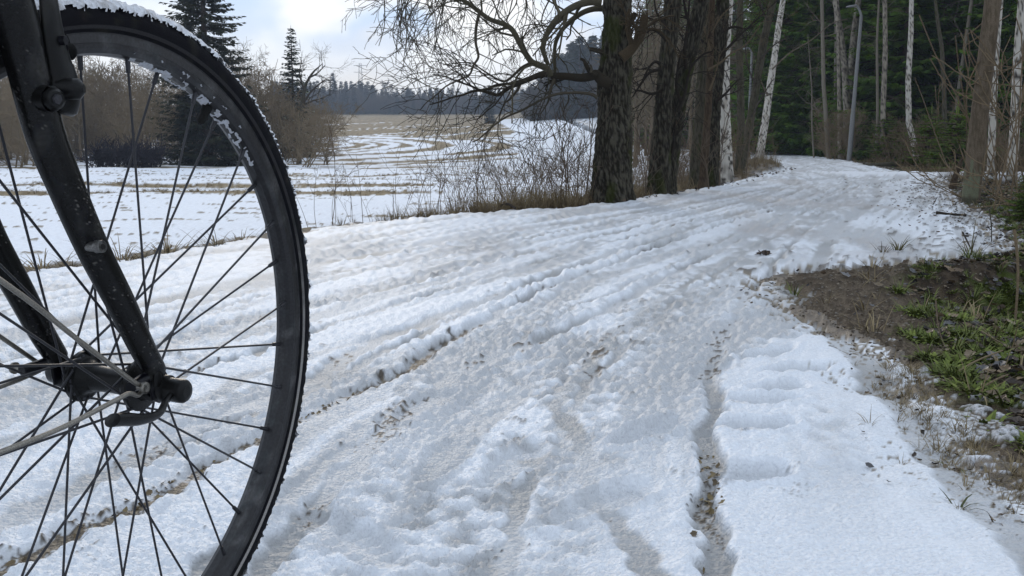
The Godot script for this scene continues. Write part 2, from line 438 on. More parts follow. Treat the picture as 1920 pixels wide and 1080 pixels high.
func open_field(x: float, d: float, o: float, n1: float, n2: float) -> void:
	var z := -d
	var n3 := ny.get_noise_2d(x * 11.0, z * 11.0)
	var drop := smoothstep(0.05, 1.6, o)
	var h := lerpf(-0.035, field_height(x, d), drop)
	if d > 15.0 and d < 34.0:                                        # the low bank under the trees at the bend
		h += 0.26 * smoothstep(15.0, 20.0, d) * (1.0 - smoothstep(27.0, 34.0, d)) * exp(-pow((o - 0.9) / 0.8, 2.0))
	h += n2 * 0.012 + n3 * 0.008
	gh = h
	var snow := Color(0.82, 0.845, 0.885)
	var straw := Color(0.25, 0.195, 0.115).lerp(Color(0.17, 0.13, 0.075), smoothstep(-0.3, 0.3, n3))
	var s := x / maxf(d, 1.0)
	var f := 0.0
	var patchy := nz.get_noise_2d(x * 0.9, z * 0.9) * 0.6 + n2 * 0.5
	if d < 46.0:
		# stubble in broken strips on the left
		var strip := exp(-pow((d - 21.5 - 0.10 * (x + 8.0) - n1 * 0.4) / 0.9, 2.0)) + 0.8 * exp(-pow((d - 25.8 - 0.12 * (x + 8.0)) / 0.9, 2.0)) + 0.6 * exp(-pow((d - 30.0 - 0.1 * (x + 8.0)) / 0.6, 2.0)) + 0.55 * exp(-pow((d - 36.0) / 1.6, 2.0))
		strip *= smoothstep(-17.0, -9.5, x) * (1.0 - smoothstep(-3.2, -1.0, x))
		f = strip * 1.25 + patchy * 0.9 - 0.42
		f = maxf(f, 0.5 * exp(-pow((d - 17.0 - 0.5 * (x - 1.0)) / 0.35, 2.0)) * smoothstep(-2.0, 0.0, x) + patchy * 0.6 - 0.35)
		f = maxf(f, patchy - 0.62)
		f = maxf(f, nz.get_noise_2d(x * 0.45, d * 1.3) * 1.1 + n3 * 0.35 + n2 * 0.25 - 0.42)
	else:
		# rows that bend round the headland
		var rho := sqrt(pow((x + 26.0) / 26.0, 2.0) + pow((d - 92.0) / 34.0, 2.0)) if x > -26.0 else absf(d - 92.0) / 34.0
		var rows := ny.get_noise_2d(rho * 11.0, 3.0 + x * 0.02) * 0.9 + 0.35 * sin(rho * 27.0 + n1)
		patchy = nz.get_noise_2d(x * 0.30, d * 0.13) * 0.8
		f = rows * 0.85 + patchy * 0.55 + 0.02 - 0.6 * smoothstep(0.95, 1.5, rho) * smoothstep(-0.06, 0.0, s)
		var far := smoothstep(112.0, 132.0, d + ny.get_noise_2d(x * 0.08, 7.0) * 16.0)
		var streak := ny.get_noise_2d((x * 0.8 - d * 0.22) * 0.55, d * 0.012 + 50.0) + 0.25 * n1
		var brown := 0.62 - 1.15 * smoothstep(0.42, 0.7, streak) * (1.0 - smoothstep(170.0, 260.0, d))
		f = lerpf(f, brown, far)
		f -= 2.0 * smoothstep(-0.012, 0.022, s - 0.012 * sin(d * 0.02)) * (1.0 - smoothstep(230.0, 300.0, d) * (1.0 - smoothstep(0.03, 0.05, s)))
	gc = snow.lerp(straw, smoothstep(0.0, 0.22, f))
	# grass and earth at the path's edge and on the bank
	var edge := 1.0 - smoothstep(0.35, 0.8, o + n2 * 0.6 + n3 * 0.5)
	if d > 7.0:
		edge = maxf(edge, (1.0 - smoothstep(1.6, 3.4, o + n1 * 1.2 + n3)) * smoothstep(8.5, 10.5, d) * (1.0 - smoothstep(36.0, 44.0, d)))
		edge = maxf(edge, 0.9 * smoothstep(11.0, 15.0, d) * smoothstep(0.08, 0.13, s) * (1.0 - smoothstep(30.0, 46.0, d)) * smoothstep(-0.25, 0.05, n1 + n3 * 0.5))
	gc = gc.lerp(Color(0.135, 0.10, 0.058).lerp(Color(0.07, 0.055, 0.034), smoothstep(-0.3, 0.3, n3)), edge * 0.92)

func build_ground() -> void:
	var ds := PackedFloat32Array()
	var d := 0.55
	while d < 560.0:
		ds.append(d)
		d += clampf(0.0028 * d * d, 0.0032, 0.02 * d)
	var ss := PackedFloat32Array()
	var s := -1.3
	while s < 1.3:
		ss.append(s)
		s += 0.0018 if absf(s) < 0.56 else 0.02
	var cols := ss.size()
	var rows := ds.size()
	var v := PackedVector3Array()
	var c := PackedColorArray()
	v.resize(cols * rows); c.resize(cols * rows)
	var kind := PackedByteArray()
	kind.resize(cols * rows)
	for j in rows:
		row(ds[j])
		for k in cols:
			var x := ss[k] * (ds[j] + 0.6)
			ground(x, ds[j])
			v[j * cols + k] = Vector3(x, gh, -ds[j])
			c[j * cols + k] = gc
			kind[j * cols + k] = 0 if x < r_left else (2 if x > r_right else 1)
	var n := PackedVector3Array()
	n.resize(cols * rows)
	for j in rows:
		for k in cols:
			var a := v[j * cols + mini(k + 1, cols - 1)] - v[j * cols + maxi(k - 1, 0)]
			var b := v[mini(j + 1, rows - 1) * cols + k] - v[maxi(j - 1, 0) * cols + k]
			n[j * cols + k] = a.cross(b).normalized()
	var sets := [MB.new(), MB.new(), MB.new()]
	var index := [PackedInt32Array(), PackedInt32Array(), PackedInt32Array()]
	for q in 3:
		index[q].resize(cols * rows)
		index[q].fill(-1)
	for j in rows - 1:
		for k in cols - 1:
			var q: int = kind[j * cols + k]
			var mb: MB = sets[q]
			var id := []
			for at in [j * cols + k, j * cols + k + 1, (j + 1) * cols + k + 1, (j + 1) * cols + k]:
				if index[q][at] < 0:
					index[q][at] = mb.v.size()
					mb.v.append(v[at]); mb.n.append(n[at]); mb.c.append(c[at])
				id.append(index[q][at])
			mb.i.append_array([id[0], id[2], id[1], id[0], id[3], id[2]])
	single(sets[1], "snowy_path", M.snow, "trodden snow on the footpath with wheel ruts and shoe prints", "", "structure")
	single(sets[0], "field", M.field, "snow covered stubble field rising to the far woods", "", "structure")
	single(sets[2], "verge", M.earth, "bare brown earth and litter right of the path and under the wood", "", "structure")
	# the ground goes on behind and beside
	var back := MB.new()
	for q in [[-700, 700, -0.52, 60.0, -0.05], [-700, 700, -700.0, -0.52, -2.6]]:
		var k := back.v.size()
		for p in [[q[0], q[2]], [q[1], q[2]], [q[1], q[3]], [q[0], q[3]]]:
			back.v.append(Vector3(p[0], q[4], p[1])); back.n.append(Vector3.UP); back.c.append(Color(0.8, 0.82, 0.86))
		back.i.append_array([k, k + 1, k + 2, k, k + 2, k + 3])
	single(back, "ground", M.snow, "level snowy ground all round", "", "structure")

func ground_at(x: float, d: float) -> float:
	row(d)
	ground(x, d)
	return gh
# ------------------------------------------------------------------ trees
func bark_colour(style: String, crest: float, a: float, y: float, p: Vector3) -> Color:
	var n1 := nz.get_noise_3d(p.x * 9.0, p.y * 4.0, p.z * 9.0)
	match style:
		"birch":
			var white := Color(0.52, 0.485, 0.42).lerp(Color(0.36, 0.32, 0.26), smoothstep(0.0, 0.5, n1))
			var mark := ny.get_noise_3d(cos(a) * 1.2, y * 11.0, sin(a) * 1.2 + p.x)
			var dark := smoothstep(0.30, 0.42, mark + 0.12 * n1)
			dark = maxf(dark, smoothstep(0.55, 0.0, y) * smoothstep(-0.25, 0.2, n1 + 0.15))
			return white.lerp(Color(0.05, 0.042, 0.035), dark)
		"young_birch":
			var w := Color(0.30, 0.265, 0.21).lerp(Color(0.17, 0.145, 0.11), smoothstep(-0.2, 0.5, n1))
			return w.lerp(Color(0.06, 0.05, 0.04), smoothstep(0.2, 0.4, ny.get_noise_3d(cos(a) * 1.2, y * 7.0, sin(a) * 1.2 + p.x)))
		"grey":
			return Color(0.058, 0.052, 0.038).lerp(Color(0.135, 0.122, 0.092), smoothstep(0.1, 0.8, crest)).lerp(Color(0.075, 0.085, 0.035), smoothstep(0.05, 0.5, n1) * 0.6)
		"brown":
			return Color(0.07, 0.05, 0.034).lerp(Color(0.125, 0.094, 0.064), smoothstep(0.1, 0.9, crest + n1 * 0.4))
		"pole":
			return Color(0.12, 0.092, 0.062).lerp(Color(0.20, 0.16, 0.115), smoothstep(0.2, 0.9, crest + n1 * 0.3))
	var c := Color(0.032, 0.028, 0.022).lerp(Color(0.125, 0.114, 0.088), smoothstep(0.45, 0.95, crest + n1 * 0.25))
	c = c.lerp(Color(0.20, 0.19, 0.165), smoothstep(0.35, 0.6, nz.get_noise_3d(p.x * 26.0, p.y * 15.0, p.z * 26.0)) * 0.55)
	return c.lerp(Color(0.055, 0.068, 0.016), smoothstep(0.12, 0.4, nz.get_noise_3d(p.x * 3.0, p.y * 2.0 + 8.0, p.z * 3.0)) * 0.7)

# a trunk with real furrows: pts is its axis, rad its radius at those points
func trunk(mb: MB, pts: PackedVector3Array, rad: PackedFloat32Array, sides: int, step: float, amp: float, style: String, flare := 0.0) -> void:
	var curve := Curve3D.new()
	for p in pts:
		curve.add_point(p)
	curve.bake_interval = 0.05
	var total := curve.get_baked_length()
	var along := [0.0]
	for k in pts.size() - 1:
		along.append(along[k] + pts[k].distance_to(pts[k + 1]))
	var rings := int(total / step) + 2
	var first := mb.v.size()
	var tab := []
	for k in pts.size():
		tab.append([along[k], rad[k]])
	for k in rings:
		var t := total * k / (rings - 1)
		var o := curve.sample_baked(t)
		var dir := (curve.sample_baked(minf(t + 0.05, total)) - curve.sample_baked(maxf(t - 0.05, 0.0))).normalized()
		var sx := (Vector3.BACK - dir * dir.z).normalized()
		var sy := dir.cross(sx)
		var r0 := table(tab, t)
		for j in sides:
			var a := TAU * j / sides
			var r := r0
			if flare > 0.0:
				r *= 1.0 + flare * exp(-t / 0.16) * (0.75 + 0.45 * sin(a * 5.0 + pts[0].x * 9.0) + 0.25 * sin(a * 3.0 + 1.0))
			var crest := 0.5
			if amp > 0.0:
				var q := Vector3(cos(a), 0, sin(a)) * r0
				var f1 := 1.0 - absf(nz.get_noise_3d(q.x * 19.0 + pts[0].x * 7.0, t * 5.5, q.z * 19.0)) * 2.2
				var f2 := 1.0 - absf(ny.get_noise_3d(q.x * 34.0, t * 11.0, q.z * 34.0)) * 2.0
				crest = clampf(1.0 - (f1 * 0.65 + f2 * 0.35), 0.0, 1.0)
				r += amp * (crest - 0.4) + amp * 0.8 * nz.get_noise_3d(q.x * 3.0, t * 1.5, q.z * 3.0 + pts[0].z)
			var p := o + (sx * cos(a) + sy * sin(a)) * r
			mb.v.append(p)
			mb.n.append(sx * cos(a) + sy * sin(a))
			mb.c.append(bark_colour(style, crest * 1.25, a, t, p))
	for k in rings:
		for j in sides:
			var at := first + k * sides
			var tu := mb.v[at + (j + 1) % sides] - mb.v[at + (j + sides - 1) % sides]
			var tv := mb.v[first + mini(k + 1, rings - 1) * sides + j] - mb.v[first + maxi(k - 1, 0) * sides + j]
			var nn := tu.cross(tv).normalized()
			mb.n[at + j] = nn if nn.dot(mb.n[at + j]) > 0.0 else -nn
	for k in rings - 1:
		for j in sides:
			var a := first + k * sides + j
			var b := first + k * sides + (j + 1) % sides
			mb.i.append_array([a, a + sides, b, b, a + sides, b + sides])

func any_way() -> Vector3:
	return Vector3(rng.randf_range(-1, 1), rng.randf_range(-1, 1), rng.randf_range(-1, 1))

# a twig that wanders, bends by pull and bears smaller ones
func grow(mb: MB, p: Vector3, dir: Vector3, len: float, rad: float, level: int, pull: Vector3, kids: int, col: Color, wild := 0.3, least := 0.0025, flat := 1.0) -> void:
	var seg := 5 if level > 0 else 4
	var pts := PackedVector3Array([p])
	var q := p
	var way := dir.normalized()
	var bend := any_way() * wild * 0.6
	for k in seg:
		q += way * len / seg
		pts.append(q)
		way = (way + any_way() * wild + bend * 0.5 + pull * (0.4 + 0.8 * k / seg)).normalized()
	mb.tube(pts, taper(rad, maxf(rad * 0.45, least), seg + 1), 5 if rad > 0.02 else 3, col, false)
	if level <= 0:
		return
	for k in kids:
		var t := rng.randf_range(0.2, 1.0) * seg
		var a := mini(int(t), seg - 1)
		var at := pts[a].lerp(pts[a + 1], t - a)
		var along := (pts[a + 1] - pts[a]).normalized()
		var off := any_way()
		off.z *= flat
		off = (off - along * off.dot(along)).normalized()
		grow(mb, at, along * rng.randf_range(0.5, 1.1) + off * rng.randf_range(0.5, 1.0), len * rng.randf_range(0.45, 0.75), maxf(rad * rng.randf_range(0.4, 0.6), least), level - 1, pull, kids, col, wild, least, flat)

# trunk and bare crown; returns [trunk mesh, crown mesh]
func bare_tree(sd: int, high: float, wide: float, stems: int, level: int, kids: int, least: float, col: Color, bole := 0.35) -> Array:
	rng.seed = sd
	var a := MB.new()
	var b := MB.new()
	for k in stems:
		var lean := Vector3(rng.randf_range(-1, 1), 0, rng.randf_range(-1, 1)) * (0.05 if stems == 1 else 0.35) * wide / high * 2.0
		var h := high * rng.randf_range(0.8, 1.0)
		var pts := PackedVector3Array()
		var foot := Vector3(rng.randf_range(-0.3, 0.3), -0.15, rng.randf_range(-0.3, 0.3)) * (0.0 if stems == 1 else 1.0)
		var wob := any_way() * 0.03 * h
		for j in 7:
			var t := j / 6.0
			pts.append(foot + Vector3(lean.x * t * h, t * h, lean.z * t * h) + Vector3(sin(t * 5.0) * wob.x, 0, sin(t * 4.0 + 1.0) * wob.z))
		var r := h * (0.014 if stems == 1 else 0.009 if high > 3.0 else 0.0045)
		a.tube(pts, taper(r, least, 7, 0.8), 6, col * 0.9, false)
		var count := int(11 * high / 6.0)
		for j in count:
			var t := lerpf(bole, 0.98, float(j) / count)
			var f := t * 6.0
			var at := pts[int(f)].lerp(pts[mini(int(f) + 1, 6)], f - int(f))
			var az := rng.randf() * TAU
			var l := wide * (0.35 + 0.65 * sin(PI * clampf((t - bole) / (1.0 - bole) * 0.8 + 0.2, 0.0, 1.0))) * rng.randf_range(0.6, 1.0) * 0.62
			grow(b, at, Vector3(cos(az), rng.randf_range(0.35, 1.1), sin(az)), l, maxf(r * (1.0 - t) * 0.7, least), level, Vector3(0, 0.07, 0), kids, col, 0.25, least)
	return [a, b]

# returns [trunk, foliage]
func spruce(sd: int, high: float, wide: float, step: float, low: float, fine: int, green: Color, dust := 0.0) -> Array:
	rng.seed = sd
	var a := MB.new()
	var b := MB.new()
	a.tube(PackedVector3Array([Vector3(0, -0.2, 0), Vector3(0.03, high * 0.4, 0), Vector3(0, high, 0)]), PackedFloat32Array([high * 0.016, high * 0.01, 0.01]), 7, Color(0.085, 0.062, 0.045), false)
	var y := low
	while y < high - 0.1:
		var frac := y / high
		var reach := wide * pow(1.0 - frac, 0.82)
		var count := rng.randi_range(8, 11) if fine > 0 else 7
		var turn := rng.randf() * TAU
		for k in count:
			var l := reach * rng.randf_range(0.7, 1.12) + 0.12
			var az := turn + TAU * k / count + rng.randf_range(-0.3, 0.3)
			var out := Vector3(cos(az), 0, sin(az))
			var side := Vector3(-out.z, 0, out.x)
			var sag := rng.randf_range(0.22, 0.42) * (1.0 - 0.7 * frac)
			var y0 := y + rng.randf_range(-0.5, 0.5) * step
			var pts := PackedVector3Array()
			for j in 6:
				var t := j / 5.0
				pts.append(Vector3(0, y0, 0) + out * l * t + Vector3.UP * l * (-sag * t * 1.3 + sag * 0.9 * t * t + 0.12 * t * frac))
			b.tube(pts, taper(0.012 + 0.008 * l, 0.004, 6), 3, Color(0.06, 0.045, 0.03), false)
			var gap := 0.17 if fine == 2 else 0.06 if fine == 3 else (0.24 if fine == 1 else 0.45)
			var m := maxi(2, int(l / gap))
			for j in m:
				var t := (j + 0.6) / m
				var f := minf(t * 5.0, 4.99)
				var p := pts[int(f)].lerp(pts[int(f) + 1], f - int(f))
				var along := (pts[int(f) + 1] - pts[int(f)]).normalized()
				if t < 0.18:
					continue
				for sgn in [-1.0, 1.0]:
					var w := (0.30 * l * (1.05 - t) + (0.14 if fine > 0 and fine < 3 else 0.05 if fine == 3 else 0.5)) * rng.randf_range(0.7, 1.2)
					var dir: Vector3 = (along * 0.75 + side * sgn * rng.randf_range(0.6, 1.0) + Vector3(0, rng.randf_range(-0.8, -0.05), 0)).normalized()
					var shade := rng.randf_range(0.65, 1.35)
					var col := Color(green.r * shade * rng.randf_range(0.9, 1.15), green.g * shade, green.b * shade)
					if rng.randf() < dust:
						col = Color(0.42, 0.44, 0.47)
					var nn := (Vector3.UP + any_way() * 0.45).normalized()
					var wv := dir.cross(nn).normalized()
					if fine == 0:
						b.kite(p, dir * w * 1.5, wv * w * 0.42, col, nn)
						continue
					b.kite(p, dir * w, wv * (0.05 if fine < 3 else 0.014), col, nn)
					var subs := 4 if fine >= 2 else 3
					for q in subs:
						var at := p + dir * w * (q + 0.5) / (subs + 0.5)
						for s2 in [-1.0, 1.0]:
							var d2: Vector3 = (dir * 0.8 + wv * s2 * 0.8 + Vector3(0, rng.randf_range(-0.5, 0.0), 0)).normalized()
							b.kite(at, d2 * w * 0.55 * (1.2 - float(q) / subs), d2.cross(nn).normalized() * (0.038 if fine == 2 else (0.06 if fine == 1 else 0.012)), col, nn)
			b.kite(pts[4], pts[5] - pts[4] + out * 0.1, side * 0.04, green, Vector3.UP)
		y += step * rng.randf_range(0.8, 1.2) * (1.0 if fine > 0 else 1.25)
	b.kite(Vector3(0, high - 0.3, 0), Vector3(0, 0.5, 0), Vector3(0.04, 0, 0), green, Vector3.BACK)
	return [a, b]

func meshes(pair: Array, ma: Material, mb: Material) -> Array:
	return [pair[0].mesh(ma), pair[1].mesh(mb)]

# a tree made of shared meshes, standing on the ground
func plant(called: String, pair: Array, x: float, d: float, size: float, turn: float, label: String, category: String, group := "", lean := 0.0, names := ["trunk", "crown"]) -> Node3D:
	var t := thing(called, label, category, Vector3(x, ground_at(x, d), -d), group)
	t.rotation = Vector3(0, turn, lean)
	t.scale = Vector3.ONE * size
	for k in 2:
		var o := MeshInstance3D.new()
		o.name = names[k]
		o.mesh = pair[k]
		t.add_child(o, true)
	return t

func relative(pts: PackedVector3Array, base: Vector3) -> PackedVector3Array:
	var out := PackedVector3Array()
	for p in pts:
		out.append(p - base)
	return out

# a tree whose trunk follows given points
func trunk_tree(called: String, pts: PackedVector3Array, rad: Array, sides: int, amp: float, style: String, flare: float, label: String, category: String, step := 0.03) -> Node3D:
	var base := pts[0]
	base.y = ground_at(base.x, -base.z)
	var rel := relative(pts, base)
	rel[0].y = -0.12
	var t := thing(called, label, category, base)
	var mb := MB.new()
	trunk(mb, rel, PackedFloat32Array(rad), sides, step, amp, style, flare)
	mb.part("trunk", M.birch if style.ends_with("birch") else M.bark, t)
	return t

func limb(t: Node3D, called: String, pts: PackedVector3Array, r0: float, r1: float, col: Color, twigs := 0, twig_len := 0.5, pull := Vector3(0, -0.1, 0), level := 2, kids := 3) -> void:
	var mb := MB.new()
	var rel := rounded(relative(pts, t.position), 5)
	mb.tube(rel, taper(r0, r1, rel.size(), 0.8), 8, col, true)
	for k in rel.size():                                            # knots and bends in the bark
		pass
	for k in twigs:
		var f := rng.randf_range(0.2, 1.0) * (rel.size() - 1)
		var a := mini(int(f), rel.size() - 2)
		var along := (rel[a + 1] - rel[a]).normalized()
		var off := any_way()
		off = (off - along * off.dot(along)).normalized()
		grow(mb, rel[a].lerp(rel[a + 1], f - a), along * 0.7 + off * 0.9, twig_len * rng.randf_range(0.6, 1.2), maxf(lerpf(r0, r1, f / rel.size()) * 0.45, 0.004), level, pull, kids, col, 0.32, 0.0024)
	mb.part(called, M.bark if r0 > 0.02 else M.twig, t)

func upper_crown(t: Node3D, top: Vector3, high: float, sd: int, col: Color) -> void:      # what stands above the picture
	rng.seed = sd
	var mb := MB.new()
	for k in 12:
		var az := rng.randf() * TAU
		grow(mb, top + Vector3(0, high * k / 12.0 - high, 0), Vector3(cos(az), rng.randf_range(0.6, 1.3), sin(az)), rng.randf_range(1.2, 2.2), 0.05, 2, Vector3(0, 0.05, 0), 3, col, 0.25, 0.005)
	mb.part("crown", M.twig, t)
# ------------------------------------------------------------------ the avenue on the left of the path
func build_old_tree() -> void:
	rng.seed = 11
	var D := 9.79
	var bark := Color(0.052, 0.044, 0.034)
	var pale := Color(0.125, 0.11, 0.075)
	var t := trunk_tree("old_tree", spots([[1146, 378], [1148, 330], [1152, 240], [1153, 150], [1156, 60], [1160, -40], [1163, -200], [1166, -500], [1166, -900]], D), [0.185, 0.172, 0.160, 0.146, 0.130, 0.120, 0.108, 0.085, 0.03], 110, 0.030, "dark", 0.62, "thick dark furrowed trunk nearest the camera, with long low boughs over the field", "tree", 0.02)
	# boughs: pixel paths with their depth offset, then the thickness at both ends
	limb(t, "bough", spots([[1145, 158], [1128, 150], [1118, 140], [1108, 143], [1090, 146], [1060, 143], [1032, 142]], D - 0.15), 0.062, 0.032, bark, 2, 0.3)
	limb(t, "bough", spots([[1118, 142, -0.05], [1106, 134, -0.05], [1100, 124, -0.1], [1095, 114, -0.12], [1088, 110, -0.12]], D - 0.15), 0.030, 0.012, bark)
	limb(t, "bough", spots([[1108, 136], [1109, 128], [1107, 121]], D - 0.25), 0.015, 0.008, bark)
	limb(t, "bough", spots([[1034, 143], [1024, 128], [1008, 121], [994, 113], [976, 84], [962, 58], [946, 46], [918, 36], [896, 20], [880, 8], [858, -6], [830, -30]], D - 0.15), 0.036, 0.017, pale, 14, 0.90, Vector3(-0.06, -0.16, 0), 2, 2)
	limb(t, "bough", spots([[1128, 5], [1110, 3], [1090, 7], [1068, 17], [1048, 32], [1032, 52], [1022, 72], [1018, 92], [1022, 106], [1028, 122]], D - 0.1), 0.042, 0.020, pale, 5, 0.54, Vector3(-0.05, -0.1, 0), 2, 2)
	limb(t, "bough", spots([[1132, 16], [1112, 17], [1092, 24], [1072, 38], [1054, 56], [1044, 74], [1040, 92], [1040, 118], [1041, 136]], D + 0.15), 0.032, 0.014, pale, 5, 0.54, Vector3(-0.05, -0.1, 0), 2, 2)
	limb(t, "bough", spots([[1026, 140], [1010, 142], [988, 151], [962, 161], [948, 169], [934, 178], [918, 174], [900, 170], [884, 172], [868, 178], [850, 182], [828, 190], [806, 196]], D - 0.25), 0.026, 0.006, bark, 8, 0.66, Vector3(-0.10, -0.03, 0), 2, 2)
	limb(t, "bough", spots([[1030, 134], [1012, 138], [990, 147], [960, 156], [930, 160], [905, 169], [880, 160], [856, 152], [836, 144], [812, 140]], D + 0.2), 0.022, 0.005, bark, 9, 0.66, Vector3(-0.10, -0.02, 0), 2, 2)
	limb(t, "bough", spots([[994, 119], [978, 127], [962, 142], [948, 152], [936, 150], [918, 140], [900, 128], [884, 118], [860, 118], [830, 122]], D + 0.05), 0.016, 0.004, bark, 9, 0.60, Vector3(-0.10, 0.0, 0), 2, 2)
	limb(t, "bough", spots([[900, 20], [893, 50], [892, 80], [897, 106], [888, 122], [880, 140], [860, 150], [836, 162], [818, 178], [800, 192], [788, 206]], D - 0.4), 0.016, 0.004, bark, 11, 0.60, Vector3(-0.12, -0.05, 0), 2, 2)
	limb(t, "bough", spots([[1120, 184], [1110, 177], [1090, 174], [1070, 174], [1046, 176], [1022, 184], [1000, 195], [976, 208], [952, 218], [930, 232], [910, 250], [896, 262], [886, 266]], D - 0.35), 0.018, 0.006, bark, 10, 0.54, Vector3(-0.03, -0.2, 0), 2, 2)
	limb(t, "bough", spots([[1040, 148], [1034, 162], [1030, 176], [1028, 190], [1020, 204], [1012, 216]], D - 0.3), 0.018, 0.004, bark, 5, 0.4, Vector3(0, -0.25, 0), 2, 3)
	limb(t, "bough", spots([[1036, 150], [1044, 160], [1052, 168]], D - 0.1), 0.012, 0.006, bark, 2, 0.3)
	limb(t, "bough", spots([[975, 160], [968, 172], [956, 186], [946, 194], [938, 214], [934, 236], [934, 256], [940, 270]], D - 0.2), 0.013, 0.003, bark, 5, 0.35, Vector3(0, -0.2, 0), 2, 3)
	limb(t, "bough", spots([[1066, 178], [1066, 190], [1060, 200], [1056, 216], [1062, 230], [1048, 246], [1018, 264]], D - 0.2), 0.008, 0.003, bark, 4, 0.3, Vector3(0, -0.2, 0), 1, 3)
	limb(t, "bough", spots([[1052, 28], [1044, 14], [1036, -8], [1030, -40]], D), 0.018, 0.012, pale, 4, 0.6, Vector3(0, -0.15, 0), 2, 3)
	limb(t, "bough", spots([[1066, 42], [1080, 58], [1094, 72], [1104, 88], [1110, 94]], D + 0.3), 0.008, 0.004, bark, 3, 0.3, Vector3(0, -0.1, 0), 1, 3)
	limb(t, "bough", spots([[1130, 98], [1118, 94], [1106, 92]], D - 0.1), 0.026, 0.020, bark)
	limb(t, "bough", spots([[1165, 108], [1178, 98], [1190, 84], [1202, 66], [1206, 48], [1208, 28]], D - 0.2), 0.055, 0.032, Color(0.10, 0.078, 0.05), 6, 0.4, Vector3(0, 0.0, 0), 2, 3)
	limb(t, "bough", spots([[1172, 50], [1182, 40], [1192, 25]], D + 0.1), 0.036, 0.026, bark)
	# the hanging outer spray of the boughs above the picture
	for k in 28:
		var mb_at := spot(rng.randf_range(735, 1060), rng.randf_range(-90, 5), D + rng.randf_range(-0.9, 0.7))
		var end := mb_at + Vector3(rng.randf_range(-0.28, 0.05), -rng.randf_range(0.25, 0.75), rng.randf_range(-0.1, 0.1))
		limb(t, "hanging_branch", PackedVector3Array([mb_at, mb_at.lerp(end, 0.35) + Vector3(rng.randf_range(-0.09, 0.05), 0.03, 0), mb_at.lerp(end, 0.7) + Vector3(rng.randf_range(-0.08, 0.06), 0, 0), end]), 0.0075, 0.003, bark, 3, 0.40, Vector3(-0.07, -0.14, 0), 2, 2)
	upper_crown(t, spot(1166, -800, D) - t.position, 2.8, 12, bark)

